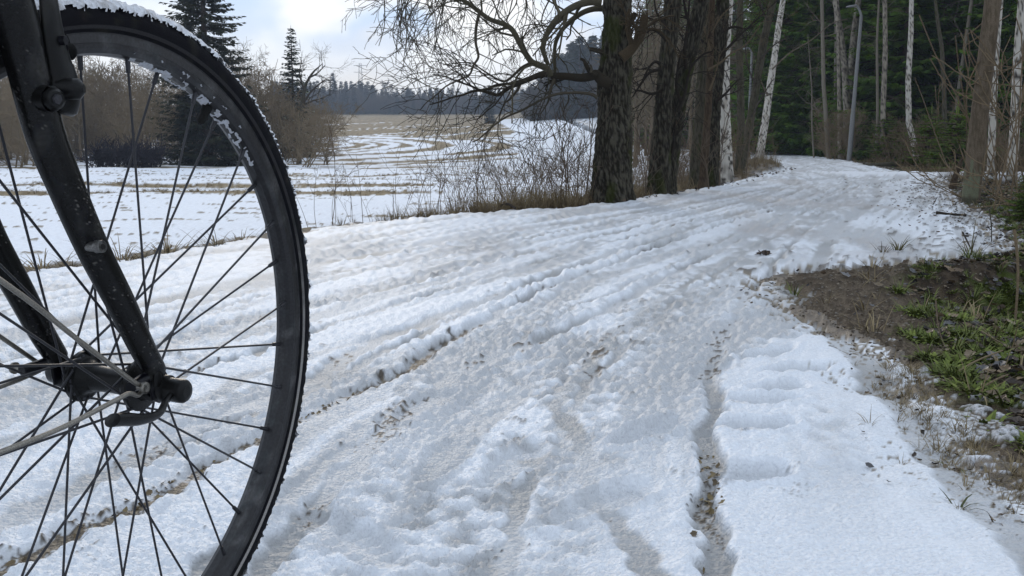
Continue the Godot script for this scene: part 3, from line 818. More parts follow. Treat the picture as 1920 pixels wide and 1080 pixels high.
func build_avenue() -> void:
	var dark := Color(0.05, 0.042, 0.032)
	var t := trunk_tree("roadside_tree", spots([[1234, 364], [1238, 300], [1244, 200], [1252, 100], [1262, 0], [1272, -120], [1284, -400]], 11.3), [0.125, 0.104, 0.092, 0.086, 0.080, 0.07, 0.04], 64, 0.026, "dark", 0.45, "dark furrowed trunk just right of the thickest one, upright with a mossy top", "tree")
	rng.seed = 21
	for q in [[[1238, 120], [1228, 116], [1216, 128], [1204, 152]], [[1250, 76], [1236, 62], [1222, 56], [1212, 62]], [[1240, 170], [1222, 176], [1200, 170], [1190, 172]], [[1256, 60], [1242, 40], [1230, 20], [1226, -10]], [[1240, 130], [1218, 136], [1200, 160], [1186, 182]]]:
		limb(t, "branch", spots(q, 11.2), 0.022, 0.007, dark, 5, 0.4, Vector3(0, 0.02, 0), 2, 3)
	upper_crown(t, spot(1276, -400, 11.3) - t.position, 1.6, 22, dark)
	t = trunk_tree("roadside_tree", spots([[1249, 362], [1256, 300], [1270, 210], [1286, 130], [1302, 60], [1316, 0], [1330, -120], [1350, -400]], 11.6), [0.098, 0.092, 0.086, 0.080, 0.080, 0.07, 0.06, 0.03], 56, 0.024, "dark", 0.30, "dark trunk leaning to the right against the foot of its upright neighbour", "tree")
	rng.seed = 23
	for q in [[[1286, 130], [1284, 90], [1290, 40], [1294, -20]], [[1302, 60], [1288, 30], [1282, 0], [1276, -40]], [[1270, 210], [1284, 176], [1294, 130], [1316, 104], [1336, 96]], [[1276, 190], [1268, 160], [1274, 110], [1282, 90]], [[1258, 300], [1264, 262], [1266, 226]]]:
		limb(t, "branch", spots(q, 11.4), 0.024, 0.008, dark, 5, 0.4, Vector3(0, 0.03, 0), 2, 3)
	upper_crown(t, spot(1340, -300, 11.6) - t.position, 1.4, 24, dark)
	t = trunk_tree("grey_trunk", spots([[1302, 352], [1308, 280], [1313, 200], [1317, 120], [1324, 40], [1334, -60], [1346, -400]], 13.2), [0.085, 0.072, 0.066, 0.062, 0.058, 0.05, 0.03], 48, 0.018, "grey", 0.3, "grey lichened trunk half hidden behind a slim brown stem", "tree")
	upper_crown(t, spot(1340, -300, 13.2) - t.position, 1.4, 25, dark)
	t = trunk_tree("slim_stem", spots([[1316, 352], [1324, 260], [1329, 180], [1332, 100], [1334, 30], [1338, -60], [1340, -300]], 12.4), [0.052, 0.045, 0.042, 0.038, 0.034, 0.03, 0.012], 28, 0.006, "brown", 0.3, "slim smooth reddish brown stem between the grey trunk and the black one", "tree")
	rng.seed = 27
	for q in [[[1330, 170], [1338, 150], [1346, 120], [1350, 96]], [[1332, 96], [1322, 60], [1314, 30], [1310, 0]], [[1334, 60], [1346, 40], [1360, 22], [1384, 4]], [[1330, 130], [1350, 118], [1372, 100], [1400, 82], [1430, 40]]]:
		limb(t, "branch", spots(q, 12.3), 0.016, 0.005, Color(0.10, 0.075, 0.05), 4, 0.4, Vector3(0, 0.03, 0), 2, 3)
	t = trunk_tree("black_trunk", spots([[1333, 346], [1336, 280], [1340, 200], [1346, 120], [1352, 50], [1358, -20], [1366, -120], [1376, -420]], 13.2), [0.105, 0.084, 0.080, 0.084, 0.080, 0.072, 0.06, 0.03], 56, 0.022, "dark", 0.35, "nearly black trunk just left of the thick white birch", "tree")
	rng.seed = 29
	for q in [[[1348, 110], [1370, 84], [1392, 62], [1430, 26], [1470, -10]], [[1342, 190], [1360, 176], [1374, 160], [1388, 146]], [[1352, 60], [1376, 50], [1400, 54], [1424, 40]], [[1344, 80], [1330, 84], [1316, 76], [1300, 60]]]:
		limb(t, "branch", spots(q, 13.0), 0.022, 0.006, dark, 5, 0.45, Vector3(0, 0.04, 0), 2, 3)
	upper_crown(t, spot(1370, -350, 13.2) - t.position, 1.4, 30, dark)
	t = trunk_tree("birch", spots([[1364, 342], [1362, 280], [1359, 200], [1359, 130], [1361, 80], [1366, 20], [1372, -60], [1380, -400]], 14.3), [0.092, 0.078, 0.070, 0.066, 0.062, 0.058, 0.05, 0.02], 40, 0.006, "birch", 0.3, "thick upright white birch with black marks between the dark trunks", "birch tree")
	upper_crown(t, spot(1376, -300, 14.3) - t.position, 1.4, 31, Color(0.09, 0.07, 0.055))
	t = trunk_tree("grey_trunk", spots([[1384, 330], [1390, 260], [1388, 160], [1386, 90], [1388, 10], [1392, -80], [1396, -300]], 17.5), [0.075, 0.066, 0.06, 0.056, 0.05, 0.04, 0.02], 32, 0.010, "grey", 0.3, "slender greenish grey trunk right behind the thick white birch", "tree")
	upper_crown(t, spot(1394, -250, 17.5) - t.position, 1.5, 33, dark)
	t = trunk_tree("grey_trunk", spots([[1386, 326], [1398, 268], [1408, 220], [1418, 160], [1430, 90], [1440, 40], [1450, 0], [1468, -100], [1490, -300]], 18.2), [0.078, 0.074, 0.07, 0.068, 0.066, 0.064, 0.058, 0.05, 0.02], 32, 0.010, "grey", 0.2, "mossy grey trunk leaning right in front of the far street lamp", "tree")
	rng.seed = 35
	for q in [[[1418, 160], [1404, 130], [1398, 96], [1400, 60]], [[1426, 110], [1452, 84], [1478, 70]], [[1408, 220], [1430, 180], [1448, 150]], [[1440, 40], [1428, 16], [1424, -10]]]:
		limb(t, "branch", spots(q, 18.0), 0.02, 0.007, dark, 4, 0.6, Vector3(0, 0.04, 0), 2, 3)
	upper_crown(t, spot(1480, -250, 18.2) - t.position, 1.5, 36, dark)
	t = trunk_tree("birch", spots([[1422, 306], [1428, 270], [1436, 220], [1444, 160], [1452, 110], [1460, 50], [1468, 0], [1480, -80], [1500, -300]], 26.6), [0.115, 0.098, 0.094, 0.088, 0.080, 0.074, 0.066, 0.055, 0.02], 36, 0.008, "birch", 0.4, "leaning white birch alone at the inside of the bend", "birch tree", 0.04)
	rng.seed = 37
	for q in [[[1448, 130], [1480, 100], [1520, 76], [1560, 44], [1590, 36]], [[1440, 180], [1426, 150], [1420, 120]]]:
		limb(t, "branch", spots(q, 26.4), 0.02, 0.008, Color(0.11, 0.09, 0.065), 4, 0.7, Vector3(0, 0.04, 0), 2, 3)
	upper_crown(t, spot(1490, -250, 26.6) - t.position, 2.0, 38, Color(0.09, 0.07, 0.055))

	# saplings and thin stems by the trunks: one thing each
	rng.seed = 41
	var stems := [[1062, 392, 1050, 250, 0.009, 9.4, "thin bare sapling standing left of the thickest trunk, tallest of its clump"], [1082, 388, 1090, 262, 0.008, 9.5, "bare sapling with forked top close to the foot of the thickest trunk"], [1048, 396, 1060, 300, 0.007, 9.2, "short bent bare sapling farthest left of the saplings by the thickest trunk"], [1096, 384, 1112, 210, 0.010, 9.7, "straight bare sapling touching the left side of the thickest trunk"], [1070, 390, 1072, 222, 0.008, 9.9, "whip-thin straight sapling behind the clump left of the thickest trunk"], [1210, 366, 1218, 280, 0.007, 11.0, "thin twiggy sapling in the gap right of the thickest trunk"], [1330, 350, 1310, 268, 0.011, 12.0, "pale thin stem leaning left across the black trunk"], [1348, 346, 1372, 190, 0.008, 13.0, "thin leaning stem in front of the thick white birch"], [1398, 334, 1410, 220, 0.010, 16.5, "thin bare sapling on the bank left of the leaning birch"]]
	for q in stems:
		var p0 := spot(q[0], q[1], q[5])
		p0.y = ground_at(p0.x, -p0.z)
		var p1 := spot(q[2], q[3], q[5] + 0.1)
		var mb := MB.new()
		var mid := (p0 + p1) * 0.5 + Vector3(rng.randf_range(-0.04, 0.04), 0, 0)
		var pts := rounded(PackedVector3Array([Vector3(0, -0.05, 0), mid - p0, p1 - p0]), 5)
		mb.tube(pts, taper(q[4], 0.003, pts.size()), 5, Color(0.10, 0.078, 0.055), false)
		for k in 9:
			var a := rng.randi_range(3, pts.size() - 2)
			grow(mb, pts[a], Vector3(rng.randf_range(-1, 1), 0.9, rng.randf_range(-0.6, 0.6)), rng.randf_range(0.15, 0.4), 0.004, 1, Vector3(0, 0.12, 0), 3, Color(0.10, 0.078, 0.055), 0.25, 0.0022)
		var o := mb.part(numbered("sapling"), M.twig, self)
		o.position = p0
		tag(o, q[6], "sapling", "saplings by the avenue")
# ------------------------------------------------------------------ the bicycle
const WHEEL := 0.3433

func lathe(mb: MB, profile: Array, segs: int, col: Color, from := 0.0, to := TAU, closed := true) -> void:      # [radius, w] turned about the axle
	var m := profile.size()
	for k in (m if closed else m - 1):
		var p: Array = profile[k]
		var q: Array = profile[(k + 1) % m]
		var nr: float = q[1] - p[1]
		var nw: float = p[0] - q[0]
		var l := sqrt(nr * nr + nw * nw)
		var first := mb.v.size()
		for j in segs + 1:
			var a := lerpf(from, to, float(j) / segs)
			for e in [p, q]:
				mb.v.append(Vector3(cos(a) * e[0], sin(a) * e[0], e[1]))
				mb.n.append(Vector3(cos(a) * nr / l, sin(a) * nr / l, nw / l))
				mb.c.append(col)
		for j in segs:
			var o := first + j * 2
			mb.i.append_array([o, o + 1, o + 2, o + 1, o + 3, o + 2])

func make_wheel(called: String, bike: Node3D, at: Vector3, turn: float) -> Node3D:
	var w := Node3D.new()
	w.name = called
	w.position = at
	w.rotation.z = turn
	bike.add_child(w, true)
	# tyre with a low tread
	var mb := MB.new()
	var segs := 360
	var sides := 28
	for j in segs:
		var a := TAU * j / segs
		for k in sides:
			var q := TAU * k / sides
			var r := 0.0165
			if cos(q) > 0.35:
				r += 0.0007 * signf(sin(a * 150.0 + (PI if (k % 4) < 2 else 0.0))) - 0.0003
			var o := Vector3(cos(a) * cos(q), sin(a) * cos(q), sin(q))
			var p := Vector3(cos(a), sin(a), 0) * 0.327 + o * r
			mb.v.append(p); mb.n.append(o)
			var grime := smoothstep(0.1, 0.6, nz.get_noise_3d(p.x * 40.0, p.y * 40.0, p.z * 60.0))
			mb.c.append(Color(0.010, 0.0105, 0.012).lerp(Color(0.035, 0.033, 0.030), grime * 0.6))
	for j in segs:
		for k in sides:
			var e := j * sides + k
			var f := j * sides + (k + 1) % sides
			var g := ((j + 1) % segs) * sides + k
			var h := ((j + 1) % segs) * sides + (k + 1) % sides
			mb.i.append_array([e, f, g, f, h, g])
	var tyre := mb.part("tyre", M.rubber, w)
	# the pale reflecting line moulded in each sidewall, dirtier at the top
	for s in [-1.0, 1.0]:
		var st := MB.new()
		var first := 0
		for j in 361:
			var a := TAU * j / 360.0
			var dirty := smoothstep(-0.25, 0.5, sin(a) + 0.25 * nz.get_noise_1d(a * 9.0))
			for k in 5:
				var q: float = lerpf(1.84, 2.10, k / 4.0)
				var rr := 0.0165 + (0.0006 if k > 0 and k < 4 else -0.0004)
				var o := Vector3(cos(a) * cos(q), sin(a) * cos(q), s * sin(q))
				st.v.append(Vector3(cos(a), sin(a), 0) * 0.327 + o * rr); st.n.append(o)
				st.c.append(Color(0.42, 0.41, 0.40).lerp(Color(0.035, 0.036, 0.04), dirty * 0.96))
		for j in 360:
			for k in 4:
				var e := j * 5 + k
				st.i.append_array([e, e + 1, e + 5, e + 1, e + 6, e + 5])
		var line := st.part("reflective_stripe", M.rubber, w)
		line.set_meta("label", "thin pale reflective line round the tyre wall")
	# crusted snow on the tread
	var cr := MB.new()
	var cs := 1800
	var cq := 26
	var on := PackedByteArray()
	on.resize(cs * (cq + 1))
	for j in cs:
		var a := TAU * j / cs
		for k in cq + 1:
			var q := lerpf(-1.55, 1.55, float(k) / cq)
			var o := Vector3(cos(a) * cos(q), sin(a) * cos(q), sin(q))
			var p := Vector3(cos(a), sin(a), 0) * 0.327 + o * 0.0165
			var n1 := nz.get_noise_3d(p.x * 55.0, p.y * 55.0, p.z * 55.0)
			var n2 := ny.get_noise_3d(p.x * 190.0, p.y * 190.0, p.z * 190.0)
			var n3 := ny.get_noise_3d(p.x * 420.0, p.y * 420.0, p.z * 420.0)
			var upper := exp(-pow((wrapf(a - 1.55, -PI, PI)) / 0.42, 2.0))
			var limit := 0.74 + 0.42 * upper + n1 * 0.35 + n2 * 0.18 - 0.10 * smoothstep(0.35, -0.6, sin(a)) * cos(a) - 0.45 * smoothstep(0.05, 0.5, nz.get_noise_1d(a * 7.0 + 3.0))
			on[j * (cq + 1) + k] = 1 if absf(q) < limit else 0
			var thick := (0.0012 + 0.0024 * maxf(0.0, n1 + 0.4) + 0.0018 * n2 + 0.0007 * n3) * smoothstep(limit + 0.02, limit - 0.25, absf(q)) + 0.0006
			cr.v.append(p + o * maxf(thick, 0.0004)); cr.n.append(o)
			cr.c.append(Color(0.74, 0.76, 0.79).lerp(Color(0.30, 0.27, 0.24), smoothstep(0.15, 0.6, nz.get_noise_3d(p.x * 30.0, p.y * 30.0, 4.0)) * 0.6 + upper * 0.35 * smoothstep(-0.2, 0.4, n2)))
	for j in cs:
		for k in cq:
			var e := j * (cq + 1) + k
			var g := ((j + 1) % cs) * (cq + 1) + k
			if on[e] and on[e + 1] and on[g] and on[g + 1]:
				cr.i.append_array([e, e + 1, g, e + 1, g + 1, g])
	for j in cs:
		for k in range(1, cq):
			var e := j * (cq + 1) + k
			var tu := cr.v[e + 1] - cr.v[e - 1]
			var tv := cr.v[((j + 1) % cs) * (cq + 1) + k] - cr.v[((j + cs - 1) % cs) * (cq + 1) + k]
			var nn := tu.cross(tv).normalized()
			cr.n[e] = nn if nn.dot(cr.n[e]) > 0.0 else -nn
	cr.part("snow_crust", M.crust, w).set_meta("label", "ragged crust of snow frozen onto the tread")
	# rim
	var rm := MB.new()
	lathe(rm, [[0.3185, 0.0100], [0.3185, 0.0122], [0.3155, 0.0122], [0.3150, 0.0116], [0.3075, 0.0118], [0.3070, 0.0124], [0.3030, 0.0122], [0.2985, 0.0096], [0.2962, 0.0045], [0.2962, -0.0045], [0.2985, -0.0096], [0.3030, -0.0122], [0.3070, -0.0124], [0.3075, -0.0118], [0.3150, -0.0116], [0.3155, -0.0122], [0.3185, -0.0122], [0.3185, -0.0100]], 240, Color(0.045, 0.047, 0.052), 0.0, TAU, false)
	for k in rm.v.size():
		var p := rm.v[k]
		rm.c[k] = Color(0.036, 0.038, 0.042).lerp(Color(0.13, 0.13, 0.135), smoothstep(0.05, 0.6, nz.get_noise_3d(p.x * 25.0, p.y * 25.0, p.z * 60.0)) * 0.75)
	rm.part("rim", M.rim, w)
	# spokes: thirty-six, three cross
	for k in 36:
		var th := deg_to_rad(95.65 - 10.0 * k)
		var s := 1.0 if k % 2 == 1 else -1.0
		var way := 1.0 if int(k / 2.0) % 2 == 1 else -1.0
		var ha := th + way * deg_to_rad(64.0)
		var a := Vector3(cos(th) * 0.2975, sin(th) * 0.2975, s * 0.0035)
		var b := Vector3(cos(ha) * 0.0205, sin(ha) * 0.0205, s * (0.032 + 0.003 * way))
		var sp := MB.new()
		var dir := (b - a).normalized()
		sp.tube(PackedVector3Array([a, a + dir * 0.0135, a + dir * 0.0136, a.lerp(b, 0.5), b]), PackedFloat32Array([0.0026, 0.0023, 0.00125, 0.00118, 0.00125]), 8, Color(0.028, 0.028, 0.033), true)
		sp.tube(PackedVector3Array([b, b - Vector3(0, 0, s * way * 0.006)]), PackedFloat32Array([0.0015, 0.002]), 6, Color(0.05, 0.05, 0.055))
		sp.part("spoke", M.spoke, w)
	# hub
	var hb := MB.new()
	lathe(hb, [[0.010, -0.046], [0.0135, -0.045], [0.0145, -0.0375], [0.0235, -0.0355], [0.0245, -0.034], [0.0240, -0.0305], [0.0175, -0.028], [0.0125, -0.018], [0.0115, 0.0], [0.0125, 0.018], [0.0175, 0.028], [0.0240, 0.0305], [0.0245, 0.034], [0.0235, 0.0355], [0.0145, 0.0375], [0.0135, 0.045], [0.010, 0.046]], 48, Color(0.012, 0.0125, 0.014), 0.0, TAU, false)
	hb.tube(PackedVector3Array([Vector3(0, 0, -0.058), Vector3(0, 0, 0.058)]), PackedFloat32Array([0.0075, 0.0075]), 16, Color(0.05, 0.05, 0.055))
	hb.part("hub", M.black_metal, w)
	# valve and its cap
	var va := MB.new()
	var vd := Vector3(-0.62, -0.785, 0).normalized()
	var v0 := Vector3(0.1515, 0.262, 0)
	va.tube(PackedVector3Array([v0 - vd * 0.008, v0 + vd * 0.006, v0 + vd * 0.007, v0 + vd * 0.014, v0 + vd * 0.015, v0 + vd * 0.026, v0 + vd * 0.029]), PackedFloat32Array([0.0035, 0.0035, 0.0055, 0.0052, 0.0045, 0.0042, 0.002]), 12, Color(0.02, 0.02, 0.022))
	va.part("valve_cap", M.rubber, w)
	# snow lying on the inner side of the rim
	var sn := MB.new()
	var m := 260
	var across := 9
	var keep := PackedByteArray()
	keep.resize(m * across)
	for j in m:
		var a := lerpf(0.42, 1.50, float(j) / (m - 1))
		for k in across:
			var t := k / (across - 1.0)
			var n1 := nz.get_noise_2d(a * 14.0, t * 2.0)
			var n2 := ny.get_noise_2d(a * 60.0, t * 5.0)
			keep[j * across + k] = 1 if n1 * 1.5 + n2 * 0.06 + 0.34 - absf(t - 0.55) * 0.9 - 1.2 * smoothstep(0.85, 0.62, a) > 0.0 else 0
			var pr := lerpf(0.2955, 0.3045, smoothstep(0.45, 1.0, t))
			var pw := lerpf(-0.006, 0.0124, t)
			sn.v.append(Vector3(cos(a), sin(a), 0) * (pr - 0.0012 - 0.0016 * maxf(0.0, n2 + 0.4)) + Vector3(0, 0, pw + 0.0006))
			sn.n.append(Vector3(-cos(a), -sin(a), 0.5).normalized())
			sn.c.append(Color(0.56, 0.58, 0.62).lerp(Color(0.40, 0.38, 0.36), smoothstep(0.0, 0.5, n2) * 0.5))
	for j in m - 1:
		for k in across - 1:
			var e := j * across + k
			if keep[e] and keep[e + 1] and keep[e + across] and keep[e + across + 1]:
				sn.i.append_array([e, e + 1, e + across, e + 1, e + across + 1, e + across])
	sn.part("rim_snow", M.crust, w).set_meta("label", "patches of snow stuck inside the upper rim")
	return w

func bp(list: Array) -> PackedVector3Array:
	var out := PackedVector3Array()
	for p in list:
		out.append(Vector3(p[0], p[1] + WHEEL, p[2]))
	return out

func speckle(mb: MB, amount: float) -> void:        # dried mud and scratches on paint
	for k in mb.v.size():
		var p := mb.v[k]
		var s := smoothstep(0.62, 0.72, ny.get_noise_3d(p.x * 420.0, p.y * 260.0, p.z * 420.0)) * amount * smoothstep(-0.1, 0.3, nz.get_noise_3d(p.x * 30.0, p.y * 20.0, p.z * 30.0 + 9.0))
		mb.c[k] = mb.c[k].lerp(Color(0.26, 0.25, 0.23), s * 0.55)
		mb.c[k] = mb.c[k].lerp(Color(0.055, 0.054, 0.05), smoothstep(0.1, 0.6, nz.get_noise_3d(p.x * 30.0, p.y * 16.0, p.z * 30.0)) * 0.5)

func build_bicycle() -> void:
	var fw := Vector3(sin(0.33236), 0, -cos(0.33236))
	var ax := Vector3(cos(0.33236), 0, sin(0.33236))
	var lean := 0.0503
	var up := Vector3.UP * cos(lean) + ax * sin(lean)
	var bike := thing("bicycle", "dark grey bicycle with black spoked wheels and snow crusted tyres standing on the path", "bicycle")
	var out := (ax * cos(lean) - Vector3.UP * sin(lean))
	bike.transform = Transform3D(Basis(fw, up, out), EYE + Vector3(-0.3741, -0.2217, -0.9254) - up * WHEEL)
	var front := make_wheel("front_wheel", bike, Vector3(0, WHEEL, 0), 0.0)
	var rear := front.duplicate()
	rear.name = "rear_wheel"
	rear.position = Vector3(-1.05, WHEEL, 0)
	bike.add_child(rear, true)
	var paint := Color(0.009, 0.0095, 0.011)
	var black := Color(0.005, 0.0052, 0.006)
	for s in [1.0, -1.0]:
		var mb := MB.new()
		var pts := rounded(bp([[-0.0075, 0.0160, 0.0555 * s], [-0.0265, 0.0442, 0.0555 * s], [-0.0515, 0.0864, 0.055 * s], [-0.082, 0.1355, 0.054 * s], [-0.107, 0.1847, 0.052 * s], [-0.1275, 0.2304, 0.050 * s], [-0.140, 0.2816, 0.047 * s], [-0.1525, 0.3263, 0.045 * s], [-0.168, 0.374, 0.041 * s]]), 40)
		mb.tube(pts, taper(0.0108, 0.0185, pts.size(), 0.8), 72, paint, true, 0.80, Vector3(1, 0.45, 0))
		speckle(mb, 1.0)
		mb.part("fork_blade", M.paint, bike)
		# fork end with its safety tab
		var dr := MB.new()
		dr.tube(bp([[-0.009, 0.019, 0.0555 * s], [-0.004, 0.006, 0.0555 * s], [0.0, -0.004, 0.0555 * s], [0.002, -0.012, 0.0555 * s]]), PackedFloat32Array([0.010, 0.013, 0.0145, 0.006]), 20, black * 1.5, true, 0.28, Vector3(1, 0, 0))
		dr.tube(bp([[-0.024, 0.0135, 0.056 * s], [-0.047, 0.0120, 0.060 * s]]), PackedFloat32Array([0.006, 0.005]), 12, black * 1.5)
		dr.tube(bp([[-0.0128, 0.006, 0.0605 * s], [-0.0128, 0.016, 0.0615 * s], [-0.0128, 0.0215, 0.0615 * s], [-0.0128, 0.0262, 0.0612 * s]]), PackedFloat32Array([0.0058, 0.0058, 0.0052, 0.0022]), 14, black * 1.6, true, 0.5, Vector3(1, 0, 0))
		dr.part("fork_end", M.black_metal, bike)
		# mudguard stays and the bolt that holds them
		var st := MB.new()
		var p1 := rounded(bp([[-0.0434, 0.0145, 0.0675 * s], [-0.056, 0.0215, 0.0685 * s], [-0.1174, 0.0677, 0.070 * s], [-0.1945, 0.1265, 0.071 * s], [-0.31, 0.212, 0.05 * s]]), 5) if s > 0.0 else rounded(bp([[-0.0147, 0.0089, -0.0675], [-0.0604, 0.0446, -0.069], [-0.16, 0.12, -0.069], [-0.31, 0.215, -0.05]]), 5)
		st.tube(p1, taper(0.0021, 0.0021, p1.size()), 10, Color(0.34, 0.325, 0.29))
		st.part("mudguard_stay", M.steel, bike)
		st = MB.new()
		var p2 := rounded(bp([[-0.0400, 0.0105, 0.0675 * s], [-0.0475, 0.0062, 0.068 * s], [-0.060, 0.0110, 0.069 * s], [-0.078, 0.0095, 0.070 * s], [-0.1367, 0.0026, 0.070 * s], [-0.1998, 0.0002, 0.069 * s], [-0.355, -0.012, 0.045 * s]]), 5) if s > 0.0 else rounded(bp([[-0.0182, 0.0045, -0.0675], [-0.0623, -0.0007, -0.069], [-0.2, -0.008, -0.069], [-0.355, -0.02, -0.045]]), 5)
		st.tube(p2, taper(0.0021, 0.0021, p2.size()), 10, Color(0.34, 0.325, 0.29))
		st.part("mudguard_stay", M.steel, bike)
		var bo := MB.new()
		bo.tube(bp([[-0.0434, 0.0123, 0.058 * s], [-0.0434, 0.0123, 0.0705 * s], [-0.0434, 0.0123, 0.0706 * s], [-0.0434, 0.0123, 0.0735 * s], [-0.0434, 0.0123, 0.0740 * s], [-0.0434, 0.0123, 0.0725 * s]]), PackedFloat32Array([0.0028, 0.0028, 0.0056, 0.0052, 0.0030, 0.0026]), 14, Color(0.30, 0.29, 0.26))
		bo.part("stay_bolt", M.steel, bike)
		# brake arm, pad and bolts
		var ba := MB.new()
		var arm := rounded(bp([[-0.1165, 0.2455, 0.056 * s], [-0.1155, 0.252, 0.0575 * s], [-0.1145, 0.262, 0.058 * s], [-0.1165, 0.274, 0.058 * s], [-0.1203, 0.285, 0.058 * s], [-0.1244, 0.306, 0.057 * s], [-0.1263, 0.329, 0.0555 * s], [-0.1277, 0.352, 0.054 * s], [-0.131, 0.405, 0.049 * s]]), 6)
		var ar := PackedFloat32Array()
		for k in arm.size():
			ar.append(table([[0.0, 0.010], [0.5, 0.0148], [2.0, 0.0160], [4.0, 0.0120], [6.0, 0.0090], [9.0, 0.0072]], k / 6.0))
		ba.tube(arm, ar, 24, black, true, 0.5, Vector3(1, 0.2, 0))
		ba.tube(bp([[-0.124, 0.2635, 0.060 * s], [-0.1185, 0.2647, 0.070 * s], [-0.1165, 0.265, 0.074 * s], [-0.1150, 0.2653, 0.077 * s]]), PackedFloat32Array([0.0080, 0.0082, 0.0078, 0.0035]), 20, black * 1.8)
		ba.tube(bp([[-0.1230, 0.300, 0.058 * s], [-0.1215, 0.3005, 0.0665 * s]]), PackedFloat32Array([0.0042, 0.0038]), 6, black * 2.2)
		speckle(ba, 0.35)
		ba.part("brake_arm", M.black_metal, bike)
		var pv := MB.new()
		pv.tube(bp([[-0.137, 0.2563, 0.050 * s], [-0.1385, 0.2563, 0.068 * s], [-0.1386, 0.2563, 0.0681 * s], [-0.1400, 0.2563, 0.0725 * s], [-0.1404, 0.2563, 0.0742 * s]]), PackedFloat32Array([0.0098, 0.0098, 0.0082, 0.0080, 0.0058]), 24, black * 1.8)
		pv.tube(bp([[-0.1404, 0.2563, 0.0741 * s], [-0.1406, 0.2563, 0.0756 * s]]), PackedFloat32Array([0.0042, 0.0038]), 6, Color(0.05, 0.05, 0.055))
		pv.part("brake_pivot", M.black_metal, bike)
		var pad := MB.new()
		var tang := Vector3(0.293, 0.1002, 0).normalized()
		var pc := Vector3(-0.1025, 0.2940 + WHEEL, 0.0210 * s)
		pad.tube(PackedVector3Array([pc - tang * 0.030, pc - tang * 0.024, pc + tang * 0.022, pc + tang * 0.030, pc + tang * 0.032]), PackedFloat32Array([0.004, 0.0085, 0.0085, 0.0075, 0.004]), 18, black, true, 0.8)
		pad.tube(PackedVector3Array([pc, Vector3(-0.120, 0.295 + WHEEL, 0.060 * s)]), PackedFloat32Array([0.0055, 0.0055]), 12, black * 1.5)
		pad.tube(PackedVector3Array([Vector3(-0.106, 0.2935 + WHEEL, 0.034 * s), Vector3(-0.0885, 0.2940 + WHEEL, 0.042 * s), Vector3(-0.0862, 0.2941 + WHEEL, 0.0430 * s)]), PackedFloat32Array([0.0070, 0.0066, 0.0040]), 16, black * 1.7)
		pad.part("brake_pad", M.rubber, bike)
	var bs := MB.new()
	bs.tube(bp([[-0.0945, 0.1405, 0.0595], [-0.0965, 0.1412, 0.0690], [-0.0964, 0.1413, 0.0692], [-0.0962, 0.1420, 0.0755], [-0.0962, 0.1420, 0.0752]]), PackedFloat32Array([0.0042, 0.0040, 0.0052, 0.0050, 0.0028]), 20, Color(0.26, 0.26, 0.255))
	bs.tube(bp([[-0.0962, 0.1417, 0.0740], [-0.0962, 0.1420, 0.0757]]), PackedFloat32Array([0.0027, 0.0025]), 12, Color(0.02, 0.02, 0.02))
	bs.part("fork_eyelet", M.steel, bike)
	# quick release: nut, cup and lever on the near end of the axle
	var qr := MB.new()
	qr.tube(bp([[0, 0, 0.0585], [0, 0, 0.0635], [0, 0, 0.0640], [0, 0, 0.0740], [0, 0, 0.0800], [0, 0, 0.0825], [0, 0, 0.0835]]), PackedFloat32Array([0.0128, 0.0128, 0.0108, 0.0112, 0.0110, 0.0092, 0.0055]), 28, black * 1.7)
	speckle(qr, 0.4)
	qr.part("axle_nut", M.black_metal, bike)
	var lv := MB.new()
	var lp := rounded(bp([[-0.008, -0.002, 0.0720], [-0.0195, -0.0060, 0.0745], [-0.0262, -0.0125, 0.0752], [-0.037, -0.0148, 0.0750], [-0.055, -0.0128, 0.0745], [-0.072, -0.0082, 0.0738], [-0.0835, -0.0058, 0.0732], [-0.0868, -0.0052, 0.0730]]), 6)
	var lr := PackedFloat32Array()
	for k in lp.size():
		var t := float(k) / (lp.size() - 1)
		lr.append(lerpf(0.0042, 0.0088, smoothstep(0.1, 0.75, t)) * (1.0 - 0.65 * smoothstep(0.93, 1.0, t)))
	lv.tube(lp, lr, 20, black * 1.8, true, 0.62, Vector3(0, 0.6, 0.8))
	speckle(lv, 0.3)
	lv.part("quick_release_lever", M.black_metal, bike)
	var fn := MB.new()
	fn.tube(bp([[0, 0, -0.0585], [0, 0, -0.068], [0, 0, -0.072]]), PackedFloat32Array([0.0115, 0.0105, 0.007]), 20, black * 1.7)
	fn.part("axle_nut", M.black_metal, bike)
	# mudguard behind the crown, frame and bars
	var mg := MB.new()
	lathe(mg, [[0.352, 0.026], [0.362, 0.019], [0.366, 0.0], [0.362, -0.019], [0.352, -0.026], [0.3508, -0.025], [0.3605, -0.0185], [0.3645, 0.0], [0.3605, 0.0185], [0.3508, 0.025]], 60, black * 1.6, deg_to_rad(108), deg_to_rad(205))
	for k in mg.v.size():
		mg.v[k] += Vector3(0, WHEEL, 0)
	mg.part("mudguard", M.rubber, bike)
	var cw := MB.new()
	cw.tube(bp([[-0.172, 0.382, -0.052], [-0.172, 0.386, 0.0], [-0.172, 0.382, 0.052]]), PackedFloat32Array([0.019, 0.022, 0.019]), 20, paint)
	cw.part("fork_crown", M.paint, bike)
	var fr := MB.new()
	fr.tube(bp([[-0.176, 0.395, 0], [-0.236, 0.56, 0]]), PackedFloat32Array([0.021, 0.021]), 24, paint)
	fr.tube(bp([[-0.198, 0.45, 0], [-0.62, -0.07, 0]]), PackedFloat32Array([0.019, 0.019]), 20, paint)
	fr.tube(bp([[-0.226, 0.53, 0], [-0.76, 0.46, 0]]), PackedFloat32Array([0.015, 0.015]), 20, paint)
	fr.tube(bp([[-0.62, -0.07, 0], [-0.79, 0.56, 0]]), PackedFloat32Array([0.016, 0.015]), 20, paint)
